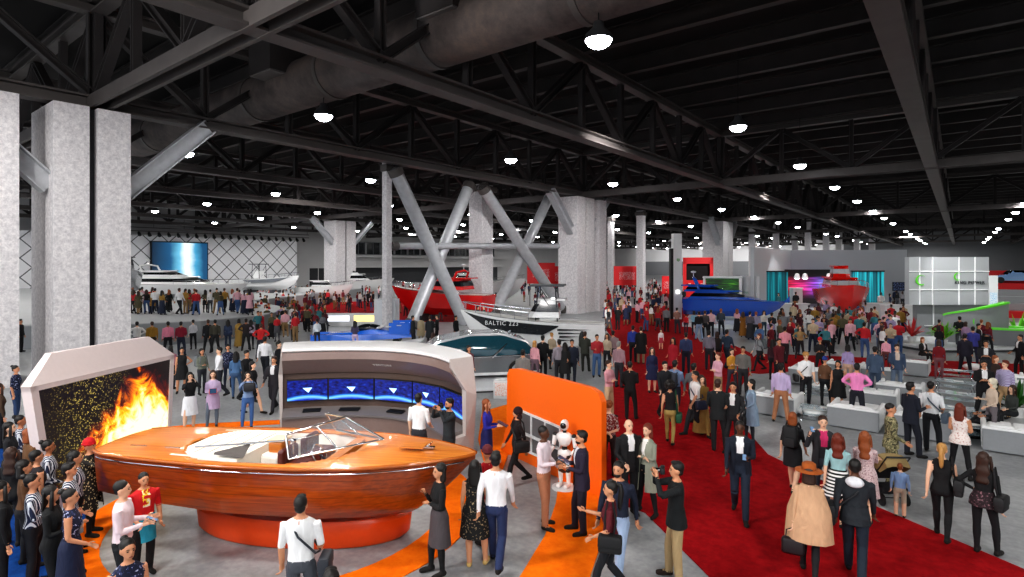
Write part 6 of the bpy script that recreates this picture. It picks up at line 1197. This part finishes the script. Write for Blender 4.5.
# stroller
pw = W((885-HX)/F*11.6, 11.6); t = thing('stroller', 'black baby stroller with tan hood beside the small boy', 'stroller', pw, TH+math.radians(176)); f = MB()
for s in (-1, 1): f.tube([(s*.22, .45, 1.0), (s*.22, .2, .7), (s*.22, -.3, .2)], .014, 6).tube([(s*.22, .3, .16), (s*.22, -.05, .55)], .014, 6)
f.tube([(-.22, .45, 1.0), (.22, .45, 1.0)], .018, 6).tube([(-.22, .3, .16), (.22, .3, .16)], .012, 6); f.obj('frame', M('#3a3c40', .4, .6), t)
MB().loft([[(-.2, .12, .75), (.2, .12, .75), (.2, .05, .45), (-.2, .05, .45)], [(-.2, -.3, .55), (.2, -.3, .55), (.2, -.3, .4), (-.2, -.3, .4)]]).obj('seat', M('#17171a', .8), t)
h = MB(); hp = [(.2-.3*math.sin(a), .66+.3*math.cos(a)) for a in np.linspace(-1.1, 1.5, 12)]; h.loft([[(-.22, y, z), (-.11, y, z+.03), (.11, y, z+.03), (.22, y, z)] for y, z in hp], False, False)
for s in (-.22, .22): h.v += [(s, .22, .62)]+[(s, y, z) for y, z in hp]; o_ = len(h.v)-13; h.f += [(o_, o_+k, o_+k+1) for k in range(1, 12)]; h.mi += [0]*11
h.obj('hood', M('#9a8458', .8), t)
for s in (-1, 1):
    for y in (.3, -.3): MB().tube([(s*.25, y, .12), (s*.21, y, .12)], .12, 16).obj('wheel', BLACK, t)
MB().rbox((0, .02, .25), (.34, .4, .12), .04).obj('basket', M('#222226', .8), t)
# left aisle
for i, a in enumerate(((137, 322, 'm', '#e8e8e8', '#23242a', 'man in white shirt'), (152, 322, 'm', '#a07a2c', '#3a3122', 'man in mustard jacket'), (168, 322, 'm', '#e890a8', '#1c1c22', 'man in bright pink sweater'), (181, 322, 'm', '#8a1c34', '#232a3c', 'man in maroon sweater'), (193, 320, 'f', '#c9c9ce', '#15151a', 'woman in light grey top and black trousers'),
     (208, 320, 'm', '#1d1e22', '#16171b', 'man in black jacket'), (215, 320, 'm', '#3a382e', '#17171a', 'man in olive parka'), (228, 320, 'f', '#33405c', '#2c3850', 'woman in navy dungarees'), (239, 319, 'f', '#9a7a3a', '#8f7236', 'woman in long mustard dress'), (246, 319, 'm', '#231a1c', '#17161a', 'man in dark brown jacket'), (251, 320, 'f', '#c2b2c8', '#1a1b22', 'woman in lilac blouse'), (261, 324, 'm', '#b81f22', '#2b2b34', 'man in red shirt'))):
    P(a[0], a[1], a[2], random.choice(['stand', 'hips', 'wide', 'ease']), random.choice([170, 180, 190]), a[3], a[4], 'short' if a[2] == 'm' else random.choice(['bob', 'long', 'bun']), random.choice('kkb'), random.choice([0, 1, 1, 2]), a[5]+' facing the long grey stage edge', wear='long' if 'dress' in a[5] else None)
P(182, 348, 'f', 'hip1', 0, '#17171a', '#17171a', 'bun', 'k', 1, 'woman in short black dress with hand on hip left of the aisle', wear='dress', legs='bare', sl='none')
ws_ = P(202, 349, 'f', 'talk', 30, '#6f7468', '#2a2c33', 'bob', 'k', 1, 'woman in grey-green jacket talking in the left aisle'); backpack(ws_, 'grey backpack of the woman in grey-green jacket', '#6a6e70')
P(219, 348, 'm', 'stride', -75, '#e6e6e8', '#23252e', 'short', 'k', 0, 'man in white shirt striding left in the left aisle')
P(228, 345, 'f', 'stand', 10, FLO, '#23283c', 'bun', 'k', 1, 'woman in navy floral top and dark trousers in the left aisle')
P(236, 352, 'f', 'ease', 170, '#4d6f96', '#3c5678', 'long', 'k', 1, 'woman in blue denim outfit seen from behind in the left aisle')
P(247, 351, 'm', 'walk', 40, '#17181c', '#15161a', 'short', 'k', 1, 'man in black suit in the left aisle', wear='jacket')
P(265, 337, 'm', 'walk', 160, '#e3e3e6', '#1e2028', 'short', 'k', 1, 'man in white shirt and dark trousers by the grey stage corner')
P(279, 342, 'm', 'stand', 60, '#1b1d21', '#1a1b20', 'short', 'k', 0, 'man in dark coat at the left end of the curved console wall', wear='coat')
P(274, 357, 'm', 'walk', -30, '#26242a', '#25232a', 'short', 'b', 1, 'man in charcoal suit walking beside the curved console wall', wear='jacket', shirt='#d8d8da')
P(253, 362, 'f', 'walk', 60, '#141417', '#15161a', 'bob', 'k', 0, 'bare-legged woman in black skirt suit in the left aisle', wear='mini', legs='bare')
P(190, 373, 'f', 'photo', 10, '#121214', '#dfe0e2', 'long', 'k', 0, 'woman in black top and long white skirt behind the boat', wear='skirt', wearc='#e4e5e8', legs='bare')
wr_ = P(213, 371, 'f', 'tablet', 0, '#b9a6c4', '#5d6672', 'bob', 'b', 0, 'woman in lilac patterned tunic holding a red tablet behind the boat', wear='mini', wearc='#b9a0bd'); tablet(wr_, 'red tablet held by the woman in lilac tunic', c='#b8202c')
wt = P(248, 372, 'f', 'photo', 0, '#7f95b8', '#3f5f92', 'long', 'k', 0, 'woman in denim shirt and blue jeans taking a picture behind the boat'); handbag(wt, 'black bag of the woman in denim shirt', '#1a1c22', 1)
P(171, 346, 'f', 'stand', 160, '#a06a78', '#26252b', 'bob', 'k', 1, 'woman in dusty rose top behind the fire screen')
P(20.5, 338, 'm', 'stand', 60, '#1c1d20', '#17181b', 'short', 'k', 1, 'man in black seen through the gap between the two big columns', foot=352)
# console and centre
mq = P(419, 399, 'm', 'hold' if False else 'ease', 150, '#efefef', '#34363c', 'short', 'k', 0, 'man in white T-shirt watching the blue console screens', sl='short', d=13.2)
mr = P(449, 401, 'm', 'photo', -60, '#2a3034', '#22262a', 'short', 'k', 1, 'bearded man in dark jacket photographing by the console screens', d=12.7); camera_(mr, 'black camera of the bearded man by the console screens')
P(469, 346, 'f', 'stand', 30, '#6a2632', '#2a1c20', 'bob', 'k', 1, 'woman in burgundy coat behind the right end of the console wall')
ww = P(502, 337, 'f', 'ease', 20, '#8b8b8a', '#4a4a4e', 'bob', 'k', 1, 'woman in grey outfit in front of the dark concept car', wear='coat'); bag(ww, 'black shoulder bag of the woman in grey outfit', '#17171a', 1)
for a in ((523, 350, 'm', '#7b7a78', '#3a3a3e', 'man in grey shirt just above the orange wall', 170), (535, 341, 'f', '#d39aa2', '#6b5560', 'blond woman in rose top behind the orange wall', 150), (543, 336, 'm', '#16171a', '#15151a', 'man in black behind the rose top', 160), (552, 333, 'f', '#a3937c', '#24242a', 'tall blond woman in beige jacket near the yacht', 150), (559, 340, 'm', '#8f8890', '#202127', 'man in grey-lilac shirt near the yacht', 200), (565, 343, 'f', '#17181a', '#17171a', 'woman in black coat above the orange wall', 170),
          (572, 340, 'm', '#1b2233', '#181d2a', 'man in navy suit before the white and black yacht', 0), (585, 332, 'm', '#33362f', '#22241f', 'tall man in dark olive suit before the white and black yacht', 170), (597, 335, 'm', '#a32c33', '#4f6f9a', 'man in red shirt and blue jeans right of the yacht stern', 10), (607, 334, 'f', '#b0a28c', '#26262c', 'woman in beige vest at the yacht stern corner', -20), (613, 331, 'm', '#8f7a7c', '#2c2c31', 'man in dusty rose shirt at the carpet corner', 170),
          (478, 306, 'm', '#17181b', '#222', 'man in dark jacket standing left behind the white and black yacht', 100), (484, 306, 'm', '#2a1d1c', '#222', 'man in brown jacket standing right behind the white and black yacht', -80), (456, 316, 'm', '#14161a', '#111317', 'man in black left of the white and black yacht bow', 60),
          (413, 316, 'm', '#1d1f22', '#17181b', 'man in black suit at left end of the group under the steel braces', 100), (421, 316, 'f', '#b8a98a', '#a59678', 'woman in beige coat in the group under the steel braces', 170), (430, 316, 'm', '#22262a', '#1b1d21', 'man in charcoal coat in the group under the steel braces', 180), (437, 315, 'm', '#1a1b1e', '#15161a', 'man in black at right end of the group under the steel braces', -90), (433, 333, 'f', '#101113', '#101013', 'woman in black just above the console roof', 180),
          (317, 319, 'f', '#cfd6dd', '#2b2f38', 'woman in pale blue jacket left of the racing boat', 190), (355, 321, 'f', '#4c4460', '#c9b6d6', 'woman in purple top and lilac skirt before the blue racing boat', 160)):
    P(a[0], a[1], a[2], random.choice(['stand', 'ease', 'talk', 'wide']), a[6], a[3], a[4], 'short' if a[2] == 'm' else random.choice(['bob', 'long', 'bun']), 'y' if 'blond' in a[5] else random.choice('kkb'), random.choice([0, 1, 1]), a[5], wear='jacket' if 'suit' in a[5] else ('coat' if 'coat' in a[5] else None))
N_MANUAL = len(PEOPLE)
# ---------------------------------------------------------------- the crowds further back
TOPS = [('maroon', '#6d1825'), ('red', '#b5202a'), ('white', '#e2e2e2'), ('pale pink', '#d8a8b2'), ('mustard', '#9a7633'), ('navy', '#222c4a'), ('black', '#17181b'), ('grey', '#77797d'), ('olive', '#55503a'), ('lilac', '#a496b8'), ('blue denim', '#4a6a92'), ('beige', '#b8a78c'), ('burgundy', '#4e1a26'), ('teal', '#3a7880')]
BOTS = [('black', '#15161a'), ('navy', '#20283e'), ('blue jeans', '#3f5b88'), ('tan', '#8f7450'), ('grey', '#4e5056')]
ZONES = [  # pixel x range, foot-row range, count, floor height, anchor, facings, tops weights
 (131, 252, 311.5, 315.5, 30, 1.32, 'on the grey stage', (170, 190, 150), (2, 6, 3, 4, 1, 8)), (255, 326, 328, 343, 22, 0, 'left of the racing boat', (170, 150, 200, 20), None), (250, 330, 304, 327, 42, 0, 'in crowd right of the stage', (150, 190, 90, 0, -60), (0, 1, 2, 4, 5, 8, 6, 7)),
 (334, 376, 305, 313, 14, 0, 'behind the glowing wall', (170, 0, 90), (2, 6, 3, 0)), (398, 470, 311, 322, 13, 0, 'by the red yacht', (170, 190, 0), None), (488, 560, 297, 310, 10, 0, 'behind the jagged-striped yacht', (90, -90, 0), (1, 3, 6, 0)),
 (604, 668, 310, 332, 34, 0, 'on carpet near the pylon', (0, 170, 30, -40, 150), (0, 1, 1, 1, 2, 3, 7, 5, 6, 11)), (604, 668, 289, 309, 46, 0, 'at the carpet end', (0, 170, 90), (0, 1, 1, 2, 3, 6, 7)),
 (672, 690, 300, 312, 4, 0, 'at the red booth', (0, 170), (6, 1)), (776, 905, 331, 345, 34, 0, 'before the red cruiser', (170, 190, 150, 60, 0), None), (760, 900, 345, 360, 22, 0, 'behind the carpet strip', (0, 170, 40, 120), None), (790, 905, 322, 330, 22, 0, 'at the booth platform edge', (170, 180, 200), None), (852, 905, 306, 314, 14, .5, 'by the right teal curtain', (170, 190, 90), (7, 2, 6, 5, 13)), (777, 800, 309, 313, 4, .5, 'by the laser screen', (0, 170), (2, 6, 13)),
 (912, 990, 345, 360, 5, 0, 'before the grey booth', (170, 150), (6, 5, 0))]
rz_ = random.Random(11); used = [(p[0].location.x, p[0].location.y) for p in PEOPLE]; specs = []
for zi, (xa, xb, ya, yb, cnt, z, anchor, fc, tw) in enumerate(ZONES):
    made = tries = 0
    while made < cnt and tries < cnt*60:
        tries += 1; px = rz_.uniform(xa, xb); d = F*(H-z)/(rz_.uniform(ya, yb)-HY); w = W((px-HX)/F*d, d)
        if any((w.x-u[0])**2+(w.y-u[1])**2 < (.62 if d < 40 else .42) for u in used): continue
        used.append((w.x, w.y)); made += 1; sx_ = rz_.choice('mfmmf'); ti = rz_.choice(tw) if tw else rz_.randrange(len(TOPS)); bi = rz_.choice((0, 0, 1, 2, 3, 4))
        specs.append(dict(zi=zi, px=px, d=d, z=z, sex=sx_, top=ti, bot=bi, anchor=anchor, face=rz_.choice(fc)+rz_.uniform(-18, 18), pose=rz_.choice(['stand', 'ease', 'wide', 'walk', 'hip1', 'tablet', 'cross', 'behind']),
                          hair=rz_.choice(['short', 'crop', 'short', 'buzz']) if sx_ == 'm' else rz_.choice(['bob', 'long', 'bun', 'pony']), hc=rz_.choice('kkkbbo'), skin=rz_.choice([0, 1, 1, 2, 3]), h=rz_.uniform(.97, 1.03)*(1.77 if sx_ == 'm' else 1.66), wear=rz_.choice([None, None, 'jacket'] if sx_ == 'm' else [None, None, 'mini', 'dress', 'long'])))
specs.sort(key=lambda s: s['d']); NI = 312-N_MANUAL; ind, far = specs[:NI], specs[NI:]
keyf = lambda s: (s['zi'], s['sex'], s['top'], s['bot']); tot = {}
for s in ind: tot.setdefault(keyf(s), []).append(s)
for k, l in tot.items():
    l.sort(key=lambda s: s['px'])
    for n_, s in enumerate(l):
        b = BOTS[s['bot']][0]; b = b if 'jeans' in b else b+' trousers'
        if s['wear'] in ('mini', 'long', 'dress'): b = BOTS[s['bot']][0].replace(' jeans', '')+' skirt'
        s['label'] = '%s in %s top and %s %s' % ('man' if s['sex'] == 'm' else 'woman', TOPS[s['top']][0], b, s['anchor'])
for k, l in (lambda D: [(D.setdefault(s['label'], []).append(s)) for s in ind] and list(D.items()))({}):
    if len(l) > 1:
        l.sort(key=lambda s: s['px'])
        for n_, s in enumerate(l): s['label'] = s['label'].replace(' in %s top' % TOPS[s['top']][0], ' (%s from left) in %s top' % (NTH[n_], TOPS[s['top']][0]))
for s in ind:
    P(s['px'], 0, s['sex'], s['pose'], s['face'], TOPS[s['top']][1], BOTS[s['bot']][1], s['hair'], s['hc'], s['skin'], s['label'], h=s['h'], wear=s['wear'], d=s['d'], z=s['z'], fine=False, group='visitors '+s['anchor'], wearc=BOTS[s['bot']][1] if s['wear'] in ('mini', 'long') else None)
# beyond the first three hundred: one mass of distant visitors
for k in range(160):
    px, y = (rz_.uniform(345, 470), rz_.uniform(290, 303)) if k < 50 else (rz_.uniform(490, 562), rz_.uniform(287, 298)) if k < 70 else (rz_.uniform(250, 332), rz_.uniform(295, 305)) if k < 115 else (rz_.uniform(604, 668), rz_.uniform(285, 300))
    far.append(dict(px=px, d=F*H/(y-HY), z=0, sex=rz_.choice('mf'), top=rz_.choice((0, 1, 1, 2, 3, 6, 7, 5)), bot=rz_.choice((0, 0, 1, 2)), face=rz_.uniform(0, 360), hc=rz_.choice('kkb'), skin=rz_.choice([0, 1, 2]), h=1.72, hair='short'))
cm = MB(); pal = []; pi = {}
def slot_of(m):
    if m.name not in pi: pi[m.name] = len(pal); pal.append(m)
    return pi[m.name]
for s in far:
    me, _, _ = make_body(s['sex'], 'stand' if s['top'] % 2 else 'ease', 'far'); hm_ = make_hair('short' if s['sex'] == 'm' else 'bob'); sc = s['h']/1.745; r = (s['px']-HX)/F*s['d']; Mx = Matrix.Translation(W(r, s['d'], s['z'])) @ Matrix.Rotation(math.radians(s['face']), 4, 'Z') @ Matrix.Scale(sc, 4)
    sk, tp, bt_ = M(SKIN[s['skin']], .55, var=.06), mm(TOPS[s['top']][1]), mm(BOTS[s['bot']][1]); loc = [slot_of(x) for x in (sk, tp, tp, tp, bt_, bt_, mm('#17130f'), tp, M(EYE, .5), M('#7d3b34', .5))]
    for mesh, fx in ((me, None), (hm_, slot_of(M(HC[s['hc']], .55, var=.3, scale=40.)))):
        o_ = len(cm.v); cm.v += [tuple(Mx @ v.co) for v in mesh.vertices]
        for p in mesh.polygons: cm.f.append(tuple(i+o_ for i in p.vertices)); cm.mi.append(fx if fx is not None else loc[p.material_index])
cm.obj('crowd', pal, label='dense mass of tiny distant visitors at the far end of the hall', cat='crowd', kind='stuff', fix=False, smooth=180)
